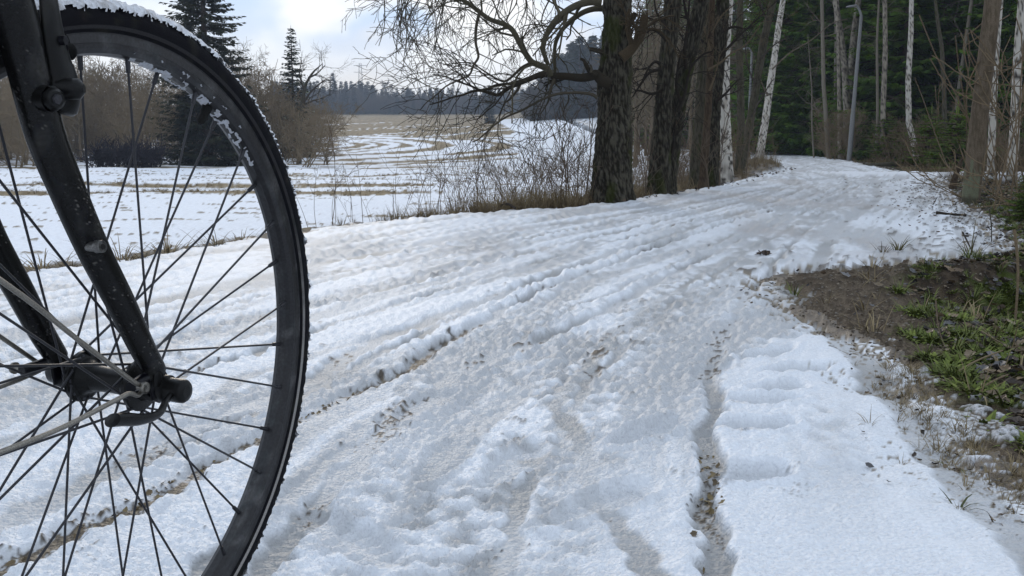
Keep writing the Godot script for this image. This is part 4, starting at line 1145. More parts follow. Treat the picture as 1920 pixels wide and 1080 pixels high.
	for s in [-1.0, 1.0]:
		fr.tube(bp([[-0.62, -0.07, 0.03 * s], [-1.05, 0.0, 0.062 * s]]), PackedFloat32Array([0.011, 0.009]), 14, paint)
		fr.tube(bp([[-0.76, 0.45, 0.02 * s], [-1.05, 0.0, 0.062 * s]]), PackedFloat32Array([0.009, 0.008]), 14, paint)
	fr.part("frame", M.paint, bike)
	var hbz := MB.new()
	hbz.tube(bp([[-0.236, 0.56, 0], [-0.262, 0.63, 0], [-0.20, 0.655, 0]]), PackedFloat32Array([0.014, 0.014, 0.014]), 16, black)
	hbz.tube(rounded(bp([[-0.27, 0.67, -0.30], [-0.215, 0.66, -0.12], [-0.20, 0.655, 0.0], [-0.215, 0.66, 0.12], [-0.27, 0.67, 0.30]]), 5), taper(0.0125, 0.0125, 21), 14, black)
	hbz.part("handlebar", M.black_metal, bike)
	var sd := MB.new()
	sd.tube(bp([[-0.79, 0.56, 0], [-0.82, 0.66, 0]]), PackedFloat32Array([0.0135, 0.0135]), 16, black)
	sd.tube(rounded(bp([[-0.68, 0.69, 0], [-0.76, 0.695, 0], [-0.86, 0.70, 0], [-0.95, 0.705, 0]]), 5), PackedFloat32Array([0.012, 0.02, 0.024, 0.027, 0.03, 0.034, 0.038, 0.044, 0.052, 0.06, 0.066, 0.072, 0.075, 0.074, 0.06, 0.03]), 18, black, true, 0.4, Vector3(0, 0, 1))
	sd.part("saddle", M.rubber, bike)
# ------------------------------------------------------------------ woods, far and near
func build_woods() -> void:
	var green := Color(0.125, 0.205, 0.042)
	var brown := Color(0.20, 0.155, 0.10)
	var spr := []
	for k in 3:
		spr.append(meshes(spruce(100 + k, 15.0 + k, 2.7, 0.40, 0.9, 2, green), M.twig, M.needles))
	var small := meshes(spruce(110, 1.7, 0.85, 0.16, 0.15, 3, Color(0.13, 0.19, 0.045)), M.twig, M.needles)
	var mid := meshes(spruce(111, 16.0, 3.4, 0.36, 0.6, 1, Color(0.042, 0.046, 0.028)), M.twig, M.needles)
	var mid2 := meshes(spruce(112, 11.0, 2.3, 0.34, 0.5, 1, Color(0.038, 0.044, 0.03), 0.16), M.twig, M.needles)
	var far := meshes(spruce(113, 15.0, 2.6, 0.5, 0.8, 0, Color(0.03, 0.036, 0.03)), M.twig, M.needles)
	var bushes := []
	for k in 3:
		bushes.append(meshes(bare_tree(200 + k, 5.2, 2.6, 5, 2, 4, 0.010, brown, 0.08), M.twig, M.twig))
	var bare := []
	for k in 3:
		bare.append(meshes(bare_tree(220 + k, 12.0, 4.2, 1, 2, 4, 0.011, Color(0.17, 0.135, 0.09), 0.22), M.twig, M.twig))
	var hazy := []
	for k in 3:
		hazy.append(meshes(bare_tree(260 + k, 12.0, 5.5, 1, 2, 4, 0.05, Color(0.10, 0.085, 0.07), 0.12), M.twig, M.twig))
	var brush := []
	for k in 2:
		brush.append(meshes(bare_tree(240 + k, 1.5, 1.3, 6, 1, 4, 0.004, Color(0.15, 0.11, 0.07), 0.1), M.twig, M.twig))
	rng.seed = 300

	# --- left of the field
	plant("spruce", mid, spot(392, 300, 57).x, 57, 1.05, 0.4, "tall dark spruce standing high above the thicket behind the wheel rim", "spruce tree")
	plant("spruce", mid2, spot(551, 240, 70).x, 70, 0.80, 1.4, "narrow spruce with dusted branches and a clear pointed top right of the thicket", "spruce tree")
	var t := trunk_tree("leaning_bare_tree", spots([[560, 292], [562, 240], [566, 200], [572, 160], [586, 136], [604, 120]], 60), [0.16, 0.14, 0.12, 0.09, 0.06, 0.02], 10, 0.0, "grey", 0.0, "bare crooked tree leaning right, beside the narrow pointed spruce", "bare tree", 0.3)
	for q in [[[568, 196], [580, 176], [596, 160], [610, 150], [618, 152]], [[566, 200], [584, 190], [604, 184], [620, 176]], [[570, 168], [562, 140], [566, 112]], [[578, 146], [594, 138], [610, 122]]]:
		limb(t, "branch", spots(q, 59.6), 0.07, 0.02, Color(0.10, 0.085, 0.065), 8, 1.1, Vector3(0, 0.03, 0), 2, 3)
	t = plant("leaning_bush", bushes[1], spot(575, 292, 50).x, 50, 0.72, 0.3, "low bare bush spilling right over the snow at the end of the thicket", "bush")
	t.rotation.z = -0.5
	var names := ["bare bush with pale curved stems at the right end of the thicket", "bare bush standing out over the field edge left of the fork blade"]
	for k in 2:
		plant("bare_bush", bushes[k], [spot(610, 290, 58).x, spot(30, 310, 50).x][k], [58.0, 50.0][k], [0.72, 0.95][k], k * 2.0, names[k], "bush")
	var places := [[], [], [], [], [], []]
	for k in 150:
		var d := rng.randf_range(53, 84)
		var x := rng.randf_range(-62, -10.5 - (d - 53) * 0.17)
		var s := rng.randf_range(0.70, 1.12) * table([[480, 1.0], [530, 0.92], [600, 0.58], [650, 0.45]], 960.0 + 1900.0 * x / d) * (1.0 + 0.012 * (d - 53)) if 960.0 + 1900.0 * x / d > 480.0 else rng.randf_range(0.70, 1.15) * (1.0 + 0.012 * (d - 53))
		var b := k % 3
		var tr := Transform3D(Basis(Vector3.UP, rng.randf() * TAU).scaled(Vector3(s, s, s)), Vector3(x, ground_at(x, d), -d))
		places[b].append(tr)
	for k in 22:
		var d := rng.randf_range(60, 90)
		var x := rng.randf_range(-64, -15 - (d - 60) * 0.1)
		var s := rng.randf_range(0.5, 0.78)
		places[3 + k % 3].append(Transform3D(Basis(Vector3.UP, rng.randf() * TAU).scaled(Vector3.ONE * s), Vector3(x, ground_at(x, d), -d)))
	for k in 3:
		for h in 2:
			spread(["thicket_stems", "thicket_twigs"][h], bushes[k][h], places[k], [], "tangled bare brown thicket along the left side of the field", "thicket")
			spread(["thicket_trunks", "thicket_crowns"][h], bare[k][h], places[3 + k], [], "slim bare trees rising out of the left thicket", "trees")
	var dark := MB.new()
	rng.seed = 310
	for k in 260:
		grow(dark, Vector3(rng.randf_range(-1.6, 1.6), 0, rng.randf_range(-0.8, 0.8)), Vector3(rng.randf_range(-1, 1), rng.randf_range(0.8, 2.0), rng.randf_range(-1, 1)), rng.randf_range(0.5, 1.3), 0.02, 1, Vector3(0, -0.05, 0), 5, Color(0.028, 0.027, 0.032), 0.3, 0.014)
	var db := dark.part(numbered("dark_bush"), M.twig, self)
	var dx := spot(235, 300, 51.5).x
	db.position = Vector3(dx, ground_at(dx, 51.5), -51.5)
	tag(db, "low nearly black dense bush seen through the spokes at the foot of the thicket", "bush")

	# --- far treeline
	rng.seed = 320
	var lists := [[], [], [], []]
	for k in 620:
		var s := rng.randf_range(-0.235, -0.012)
		var d := rng.randf_range(352, 410)
		var h := rng.randf_range(0.36, 0.74) * (1.15 if s < -0.13 else 0.92)
		var x := s * d
		var tr := Transform3D(Basis(Vector3.UP, rng.randf() * TAU).scaled(Vector3.ONE * h), Vector3(x, ground_at(x, d) - 0.3, -d))
		lists[0 if rng.randf() < 0.45 else 1 + k % 3].append(tr)
	for k in 130:
		var s := rng.randf_range(-0.03, 0.02)
		var d := rng.randf_range(410, 500)
		var tr := Transform3D(Basis(Vector3.UP, rng.randf() * TAU).scaled(Vector3.ONE * rng.randf_range(0.5, 0.75)), Vector3(s * d, ground_at(s * d, d), -d))
		lists[0 if k % 2 == 0 else 1].append(tr)
	# the nearer wooded rise behind the thick trunk
	for k in 190:
		var s := rng.randf_range(0.012, 0.16)
		var d := rng.randf_range(215, 275)
		var h := lerpf(0.62, 1.15, smoothstep(0.012, 0.06, s)) * rng.randf_range(0.75, 1.1)
		var tr := Transform3D(Basis(Vector3.UP, rng.randf() * TAU).scaled(Vector3.ONE * h), Vector3(s * d, ground_at(s * d, d) - 0.3, -d))
		lists[0 if rng.randf() < 0.55 + 0.3 * smoothstep(0.02, 0.05, s) else 1 + k % 3].append(tr)
	for h in 2:
		spread(["distant_conifer_trunks", "distant_conifers"][h], far[h], lists[0], [], "hazy dark conifers of the far woods beyond the field", "woods")
		for k in 3:
			spread(["distant_tree_trunks", "distant_bare_trees"][h], hazy[k][h], lists[1 + k], [], "hazy bare trees of the far woods beyond the field", "woods")
	var lone := [[625, 385, 1.02, "far conifer with the highest pointed top on the skyline left of the pylon"], [650, 390, 0.82, "lower far conifer between the highest skyline conifer and the pylon"], [700, 375, 0.62, "small far conifer just right of the pylon"]]
	for q in lone:
		plant("distant_conifer", far, spot(q[0], 215, q[1]).x, q[1], q[2], q[0], q[3], "conifer")
	plant("distant_round_tree", hazy[1], spot(727, 215, 350).x, 350, 1.05, 0.5, "round crowned bare tree standing out of the far treeline at the middle of the field", "bare tree")
	plant("hillside_tree", bare[2], spot(960, 215, 205).x, 205, 1.15, 0.5, "tall pale bare tree at the left end of the wooded rise", "bare tree")
	plant("hillside_conifer", far, spot(918, 218, 205).x, 205, 0.52, 0.5, "small dark conifer by itself at the foot of the wooded rise", "conifer")
	plant("hillside_conifer", far, spot(1086, 215, 212).x, 212, 1.15, 2.5, "tallest conifer of the wooded rise, just left of the thick trunk", "conifer")
	# pylon
	var py := MB.new()
	for s in [[-1, -1], [1, -1], [1, 1], [-1, 1]]:
		py.tube(PackedVector3Array([Vector3(s[0] * 1.3, 0, s[1] * 1.3), Vector3(s[0] * 0.35, 19, s[1] * 0.35)]), PackedFloat32Array([0.06, 0.05]), 4, Color(0.16, 0.16, 0.16))
	for k in 9:
		var y := k * 2.1
		var w := lerpf(1.3, 0.35, y / 19.0)
		py.tube(PackedVector3Array([Vector3(-w, y, w), Vector3(w, y + 2.0, w)]), PackedFloat32Array([0.03, 0.03]), 3, Color(0.16, 0.16, 0.16))
		py.tube(PackedVector3Array([Vector3(w, y, w), Vector3(-w, y + 2.0, w)]), PackedFloat32Array([0.03, 0.03]), 3, Color(0.16, 0.16, 0.16))
	for y in [15.5, 18.0]:
		py.tube(PackedVector3Array([Vector3(-2.6, y, 0), Vector3(2.6, y, 0)]), PackedFloat32Array([0.08, 0.08]), 4, Color(0.16, 0.16, 0.16))
	var pylon := py.part(numbered("pylon"), M.zinc, self)
	var pp := spot(677, 200, 400)
	pylon.position = Vector3(pp.x, ground_at(pp.x, 400), -400)
	tag(pylon, "thin grey power pylon rising above the far treeline", "pylon")

	# --- the wood on the right
	rng.seed = 330
	var front := [[1468, 45, 0.85, "dense green spruce left of the lamp post group, nearest the leaning birch"], [1520, 41, 0.9, "dense green spruce between the leaning birch and the forked birches"], [1556, 49, 1.0, "dark spruce directly behind the forked birches"], [1640, 36, 0.9, "spruce with fresh green drooping branches right of the street lamp"], [1690, 33.5, 0.8, "green spruce behind the second thin birch right of the street lamp"], [1742, 36, 0.95, "broad green spruce behind the crooked grey stem"], [1796, 38, 1.0, "dark spruce left of the wooden pole"], [1872, 33, 0.95, "dark spruce right behind the wooden pole"], [1925, 30, 0.9, "spruce at the right edge of the picture behind the birches"]]
	for k in front.size():
		var q: Array = front[k]
		plant("spruce", spr[k % 3], spot(q[0], 290, q[1]).x, q[1], q[2], k * 1.3, q[3], "spruce tree", "", 0.0, ["trunk", "foliage"])
	var woods := [[], [], [], [], [], []]
	for k in 210:
		var s := rng.randf_range(0.255, 0.62)
		var d := rng.randf_range(38, 96)
		var h := rng.randf_range(0.8, 1.25)
		woods[k % 3].append(Transform3D(Basis(Vector3.UP, rng.randf() * TAU).scaled(Vector3.ONE * h), Vector3(s * d, ground_at(s * d, d), -d)))
	for k in 60:
		var s := rng.randf_range(0.13, 0.30)
		var d := rng.randf_range(85, 150)
		woods[k % 3].append(Transform3D(Basis(Vector3.UP, rng.randf() * TAU).scaled(Vector3.ONE * rng.randf_range(0.8, 1.2)), Vector3(s * d, ground_at(s * d, d), -d)))
	for k in 110:
		var s := rng.randf_range(0.115, 0.30)
		var d := rng.randf_range(48, 120)
		if s > 0.2 and d < 66.0:
			continue
		woods[3 + k % 3].append(Transform3D(Basis(Vector3.UP, rng.randf() * TAU).scaled(Vector3.ONE * rng.randf_range(0.6, 1.0)), Vector3(s * d, ground_at(s * d, d), -d)))
	for k in 10:
		var s := rng.randf_range(0.44, 0.62)
		var d := rng.randf_range(30, 44)
		woods[3 + k % 3].append(Transform3D(Basis(Vector3.UP, rng.randf() * TAU).scaled(Vector3.ONE * rng.randf_range(0.45, 0.8)), Vector3(s * d, ground_at(s * d, d), -d)))
	for k in 3:
		for h in 2:
			spread(["wood_trunks", "wood_foliage"][h], spr[k][h], woods[k], [], "dark green spruces massed deep in the wood on the right", "woods")
			spread(["wood_bare_trunks", "wood_bare_twigs"][h], bare[k][h], woods[3 + k], [], "bare brown trees massed behind the avenue and in the wood", "woods")
	var thin := [[], [], []]
	for k in 16:
		var s := rng.randf_range(0.30, 0.62)
		var d := rng.randf_range(30, 40)
		thin[k % 3].append(Transform3D(Basis(Vector3.UP, rng.randf() * TAU).scaled(Vector3.ONE * rng.randf_range(0.25, 0.45)), Vector3(s * d, ground_at(s * d, d), -d)))
	for k in 3:
		for h in 2:
			spread(["brush_stems", "brush_twigs"][h], bushes[k][h], thin[k], [], "thin bare brown bushes along the edge of the wood", "bushes")
	var poles := MB.new()
	poles.tube(PackedVector3Array([Vector3(0, -0.2, 0), Vector3(0.05, 2.2, 0.02), Vector3(-0.03, 5.0, 0), Vector3(0.08, 9.0, 0.1)]), PackedFloat32Array([0.07, 0.06, 0.05, 0.02]), 7, Color(0.17, 0.15, 0.12), false)
	rng.seed = 333
	for k in 26:
		grow(poles, Vector3(0, rng.randf_range(0.8, 8.0), 0), Vector3(rng.randf_range(-1, 1), rng.randf_range(-0.2, 0.6), rng.randf_range(-1, 1)), rng.randf_range(0.4, 1.2), 0.012, 1, Vector3(0, -0.05, 0), 3, Color(0.15, 0.125, 0.095), 0.25, 0.006)
	var standing := []
	for k in 34:
		var s := rng.randf_range(0.255, 0.62)
		var d := rng.randf_range(30, 50)
		standing.append(Transform3D(Basis.from_euler(Vector3(rng.randfn(0, 0.05), rng.randf() * TAU, rng.randfn(0, 0.07))).scaled(Vector3(1, 1, 1) * rng.randf_range(0.45, 1.1)), Vector3(s * d, ground_at(s * d, d), -d)))
	spread("wood_stems", poles.mesh(M.twig), standing, [], "slim bare stems standing among the spruces of the wood", "trees")
	# undergrowth
	rng.seed = 340
	var under := [[], []]
	for k in 330:
		var s := rng.randf_range(0.30, 0.66)
		var d := rng.randf_range(22, 42)
		if s * d < table(RIGHT_EDGE, d) + 0.9 or absf(d - 17.5) < 1.2:
			continue
		under[k % 2].append(Transform3D(Basis(Vector3.UP, rng.randf() * TAU).scaled(Vector3.ONE * rng.randf_range(0.5, 1.1)), Vector3(s * d, ground_at(s * d, d), -d)))
	for k in 80:
		var d := rng.randf_range(10, 30)
		var x := table(LEFT_EDGE, d) - rng.randf_range(0.5, 4.5)
		if d < 13.0:
			continue
		under[k % 2].append(Transform3D(Basis(Vector3.UP, rng.randf() * TAU).scaled(Vector3.ONE * rng.randf_range(0.35, 0.8)), Vector3(x, ground_at(x, d), -d)))
	for k in 90:
		var d := rng.randf_range(9.5, 24)
		var x := maxf(table(RIGHT_EDGE, d) + 1.6, 5.1) + rng.randf_range(0.0, 4.5)
		if absf(d - 17.5) < 1.1:
			continue
		under[k % 2].append(Transform3D(Basis(Vector3.UP, rng.randf() * TAU).scaled(Vector3.ONE * rng.randf_range(0.35, 0.85)), Vector3(x, ground_at(x, d), -d)))
	for k in 2:
		for h in 2:
			spread(["undergrowth_stems", "undergrowth_twigs"][h], brush[k][h], under[k], [], "low bare brown undergrowth at the feet of the trees", "undergrowth")
	var sap := [[1742, 292, 24, 0.85, "bushy young spruce by the fallen log, left one of two"], [1790, 300, 22, 0.9, "bushy young spruce left of the wooden pole, right one of two"], [1928, 440, 7.4, 0.24, "bright green young spruce at the right edge beside the brown ditch"], [1660, 276, 30, 0.9, "young spruce low at the foot of the thin birch right of the street lamp"]]
	for q in sap:
		var x := spot(q[0], q[1], q[2]).x
		plant("young_spruce", small, x, q[2], q[3] * (1.0 if q[2] > 10 else 1.0), q[0], q[4], "young spruce", "", 0.0, ["trunk", "foliage"])

	# --- birches and stems at the wood's edge
	var stems := [
		[[[1576, 296], [1574, 200], [1572, 100], [1570, 0], [1568, -150]], 34, [0.085, 0.07, 0.06, 0.055, 0.03], "young_birch", "slender pale birch stem at the left of the forked birches"],
		[[[1590, 292], [1588, 200], [1584, 120], [1574, 50], [1566, 0], [1552, -140]], 35, [0.15, 0.125, 0.115, 0.10, 0.09, 0.03], "young_birch", "left birch of the forked pair, curving away from the street lamp"],
		[[[1592, 294], [1592, 200], [1596, 130], [1602, 60], [1610, 0], [1622, -140]], 35.6, [0.15, 0.13, 0.125, 0.11, 0.10, 0.04], "young_birch", "right birch of the forked pair, passing behind the street lamp"],
		[[[1655, 300], [1656, 200], [1660, 100], [1659, 0], [1660, -150]], 30, [0.085, 0.075, 0.07, 0.062, 0.03], "young_birch", "first thin white birch right of the street lamp"],
		[[[1727, 288], [1712, 264], [1704, 230], [1703, 150], [1708, 60], [1709, 0], [1706, -150]], 29, [0.085, 0.085, 0.08, 0.075, 0.07, 0.06, 0.03], "birch", "bright white birch with a bent foot over the fallen log"],
		[[[1770, 296], [1772, 240], [1770, 170], [1766, 90], [1758, 40], [1754, 0], [1752, -120]], 26, [0.06, 0.056, 0.052, 0.048, 0.042, 0.036, 0.02], "grey", "crooked thin grey stem with a forked top left of the wooden pole"],
		[[[1860, 300], [1862, 200], [1866, 120], [1872, 40], [1878, -40], [1884, -200]], 17, [0.06, 0.056, 0.053, 0.05, 0.046, 0.02], "birch", "thin birch directly right of the wooden pole"],
		[[[1898, 320], [1904, 220], [1908, 120], [1916, 20], [1922, -60], [1930, -240]], 16, [0.08, 0.074, 0.07, 0.066, 0.06, 0.03], "birch", "thicker birch at the right edge of the picture"],
		[[[1540, 292], [1540, 240], [1544, 180]], 40, [0.09, 0.085, 0.08], "grey", "dark bare trunk low between the spruces left of the forked birches"],
		[[[1461, 290], [1462, 230], [1464, 160]], 44, [0.09, 0.085, 0.07], "grey", "dark spruce stem right beside the leaning birch"],
		[[[1484, 288], [1483, 240], [1485, 190]], 44, [0.10, 0.09, 0.08], "brown", "short brown stem under the green branches right of the leaning birch"],
		[[[1518, 292], [1516, 250], [1518, 200]], 42, [0.10, 0.09, 0.08], "brown", "brown stem second right of the leaning birch"]]
	for q in stems:
		var tr := trunk_tree("birch" if q[3].ends_with("birch") else "forest_stem", spots(q[0], q[1]), q[2], 18, 0.004, q[3], 0.25, q[4], "birch tree" if q[3].ends_with("birch") else "tree", 0.06)
		if q[0].size() > 4:
			var e: Array = q[0][-1]
			upper_crown(tr, spot(e[0], e[1], q[1]) - tr.position, 1.5, 350 + int(q[0][0][0]), Color(0.09, 0.07, 0.05))
	rng.seed = 360
	var cr := [[[[1770, 100], [1778, 60], [1784, 30], [1786, 0]], 26], [[[1770, 50], [1764, 30], [1760, 0]], 26]]
	var twigs := [[1880, 12.0, 1.3, "bare twiggy shrub right behind the wooden pole"], [1912, 10.0, 1.5, "bare twiggy shrub at the right edge in front of the birches"], [1850, 14.5, 1.2, "bare shrub in the brown ditch farther back than the wooden pole"], [1940, 8.3, 1.2, "tall bare shrub overhanging the right edge above the young spruce"]]
	for q in twigs:
		plant("bare_shrub", brush[int(q[0]) % 2], spot(q[0], 330, q[1]).x, q[1], q[2], q[0], q[3], "shrub", "", 0.0, ["stems", "twigs"])

	# --- lamps and the wooden pole
	build_lamp("street_lamp", spot(1592, 300, 30.2), spot(1615, 30, 30.2), spot(1587, 13, 30.2), 0.075, 0.045, "tall galvanised street lamp with a bent arm at the right of the bend", 30.2)
	build_lamp("street_lamp", spot(1402, 272, 37.0), spot(1410, 100, 37.0), spot(1392, 92, 37.0), 0.065, 0.045, "smaller far street lamp seen between the mossy trunk and the leaning birch", 37.0)
	var pb := spot(1818, 376, 9.8)
	pb.y = ground_at(pb.x, 9.8)
	var pole := thing("wooden_pole", "brown wooden pole with a pale green painted foot beside the ditch", "pole", pb)
	var pm := MB.new()
	var pts := relative(spots([[1819, 376], [1828, 300], [1843, 160], [1862, 0], [1885, -200], [1920, -500]], 9.8), pb)
	pts[0].y = -0.15
	trunk(pm, pts, PackedFloat32Array([0.084, 0.082, 0.078, 0.074, 0.068, 0.06]), 40, 0.03, 0.0035, "pole")
	for k in pm.v.size():
		var y := pm.v[k].y
		var side: float = pm.n[k].x
		if y < 0.30 - 0.2 * nz.get_noise_2d(side * 3.0, 1.0) and side < 0.45:
			pm.c[k] = pm.c[k].lerp(Color(0.22, 0.245, 0.165), 0.8 * smoothstep(-0.45, 0.1, nz.get_noise_3d(pm.v[k].x * 14.0, y * 9.0, pm.v[k].z * 14.0) + 0.25))
		if y < 0.05:
			pm.c[k] = pm.c[k].lerp(Color(0.06, 0.05, 0.035), 0.7)
	pm.part("shaft", M.wood, pole)
	var cv := MB.new()
	var cb := relative(spots([[1848, 70, 0.02], [1856, 12, 0.02], [1864, -60, 0.02]], 9.74), pb)
	cv.tube(cb, taper(0.011, 0.011, 3), 8, Color(0.62, 0.62, 0.62))
	cv.part("cable_cover", M.wood, pole)

func build_lamp(called: String, foot: Vector3, top: Vector3, tip: Vector3, r0: float, r1: float, label: String, d: float) -> void:
	foot.y = ground_at(foot.x, d)
	var t := thing(called, label, "street lamp", foot)
	var up := top - foot
	var mb := MB.new()
	mb.tube(PackedVector3Array([Vector3(0, -0.1, 0), up * 0.33, up * 0.331, up]), PackedFloat32Array([r0, r0 * 0.92, r0 * 0.80, r1]), 16, Color(0.25, 0.255, 0.26))
	mb.part("pole", M.zinc, t)
	var arm := MB.new()
	var e := tip - foot
	var pts := rounded(PackedVector3Array([up - up.normalized() * 0.25, up, Vector3(lerpf(up.x, e.x, 0.3), maxf(up.y, e.y) * 1.0 + 0.02, up.z), Vector3(lerpf(up.x, e.x, 0.6), e.y + 0.02, up.z)]), 6)
	arm.tube(pts, taper(r1 * 0.85, r1 * 0.7, pts.size()), 10, Color(0.29, 0.295, 0.30))
	arm.part("arm", M.zinc, t)
	var lm := MB.new()
	var h0 := Vector3(lerpf(up.x, e.x, 0.45), e.y + 0.025, up.z)
	lm.tube(PackedVector3Array([h0, h0.lerp(e, 0.15), h0.lerp(e, 0.75), e]), PackedFloat32Array([r1 * 0.8, r1 * 1.35, r1 * 1.3, r1 * 0.6]), 12, Color(0.36, 0.37, 0.38), true, 0.55, Vector3(0, 0, 1))
	lm.part("luminaire", M.zinc, t)
# ------------------------------------------------------------------ small things
func stalk_mesh(sd: int, high: float, r: float, forks: int, col: Color) -> ArrayMesh:
	rng.seed = sd
	var mb := MB.new()
	var bend := Vector3(rng.randf_range(-0.3, 0.3), 0, rng.randf_range(-0.3, 0.3))
	var pts := PackedVector3Array()
	for k in 6:
		var t := k / 5.0
		pts.append(Vector3(0, -0.03, 0) + Vector3.UP * high * t + bend * high * t * t)
	mb.tube(pts, taper(r, r * 0.4, 6), 3, col, false)
	for k in forks:
		var a := rng.randi_range(2, 4)
		grow(mb, pts[a], Vector3(rng.randf_range(-1, 1), 1.2, rng.randf_range(-1, 1)), high * rng.randf_range(0.2, 0.4), r * 0.6, 1, Vector3(0, 0.08, 0), 2, col, 0.25, r * 0.4)
	return mb.mesh(M.twig)

func blade(mb: MB, at: Vector3, dir: Vector3, len: float, wide: float, droop: float, col: Color) -> void:
	var side := dir.cross(Vector3.UP if absf(dir.y) < 0.95 else Vector3.RIGHT).normalized() * wide
	var p := at
	var way := dir.normalized()
	var k0 := mb.v.size()
	for k in 5:
		var w := 1.0 - 0.85 * pow(k / 4.0, 1.5)
		var nn := side.cross(way).normalized()
		mb.v.append(p - side * w); mb.v.append(p + side * w)
		mb.n.append(nn); mb.n.append(nn); mb.c.append(col); mb.c.append(col)
		p += way * len / 4.0
		way = (way + Vector3.DOWN * droop).normalized()
	for k in 4:
		var o := k0 + k * 2
		mb.i.append_array([o, o + 2, o + 1, o + 1, o + 2, o + 3])

func tuft_mesh(sd: int, count: int, len: float, wide: float, spread_: float, lie: float, a: Color, b: Color) -> ArrayMesh:
	rng.seed = sd
	var mb := MB.new()
	for k in count:
		var az := rng.randf() * TAU
		var out := Vector3(cos(az), 0, sin(az))
		blade(mb, out * rng.randf() * spread_ + Vector3(0, -0.01, 0), (out * rng.randf_range(0.2, 1.0) * lie + Vector3.UP).normalized(), len * rng.randf_range(0.5, 1.1), wide * rng.randf_range(0.7, 1.2), rng.randf_range(0.1, 0.5), a.lerp(b, rng.randf()))
	return mb.mesh(M.blade)

func leaf_mesh(sd: int, lobes: float) -> ArrayMesh:
	rng.seed = sd
	var mb := MB.new()
	var curl := rng.randf_range(0.15, 0.5)
	var mid := []
	var ring := []
	for k in 9:
		var t := k / 8.0
		mid.append(Vector3(t - 0.5, curl * pow(t - 0.5, 2.0) * 1.6, 0))
	for s in [-1.0, 1.0]:
		var edge := []
		for k in 9:
			var t := k / 8.0
			var w := sin(PI * pow(t, 0.8)) * 0.34 * (1.0 + lobes * (1.0 if k % 2 == 0 else -0.6))
			edge.append(mid[k] + Vector3(rng.randf_range(-0.03, 0.03), absf(w) * curl * rng.randf_range(0.3, 1.3), s * w))
		for k in 8:
			mb.tri(mid[k], edge[k], edge[k + 1], Color(1, 1, 1))
			mb.tri(mid[k], edge[k + 1], mid[k + 1], Color(1, 1, 1))
	return mb.mesh(M.leaf)

func near_ground(x: float, d: float) -> Transform3D:
	return Transform3D(Basis(), Vector3(x, ground_at(x, d), -d))

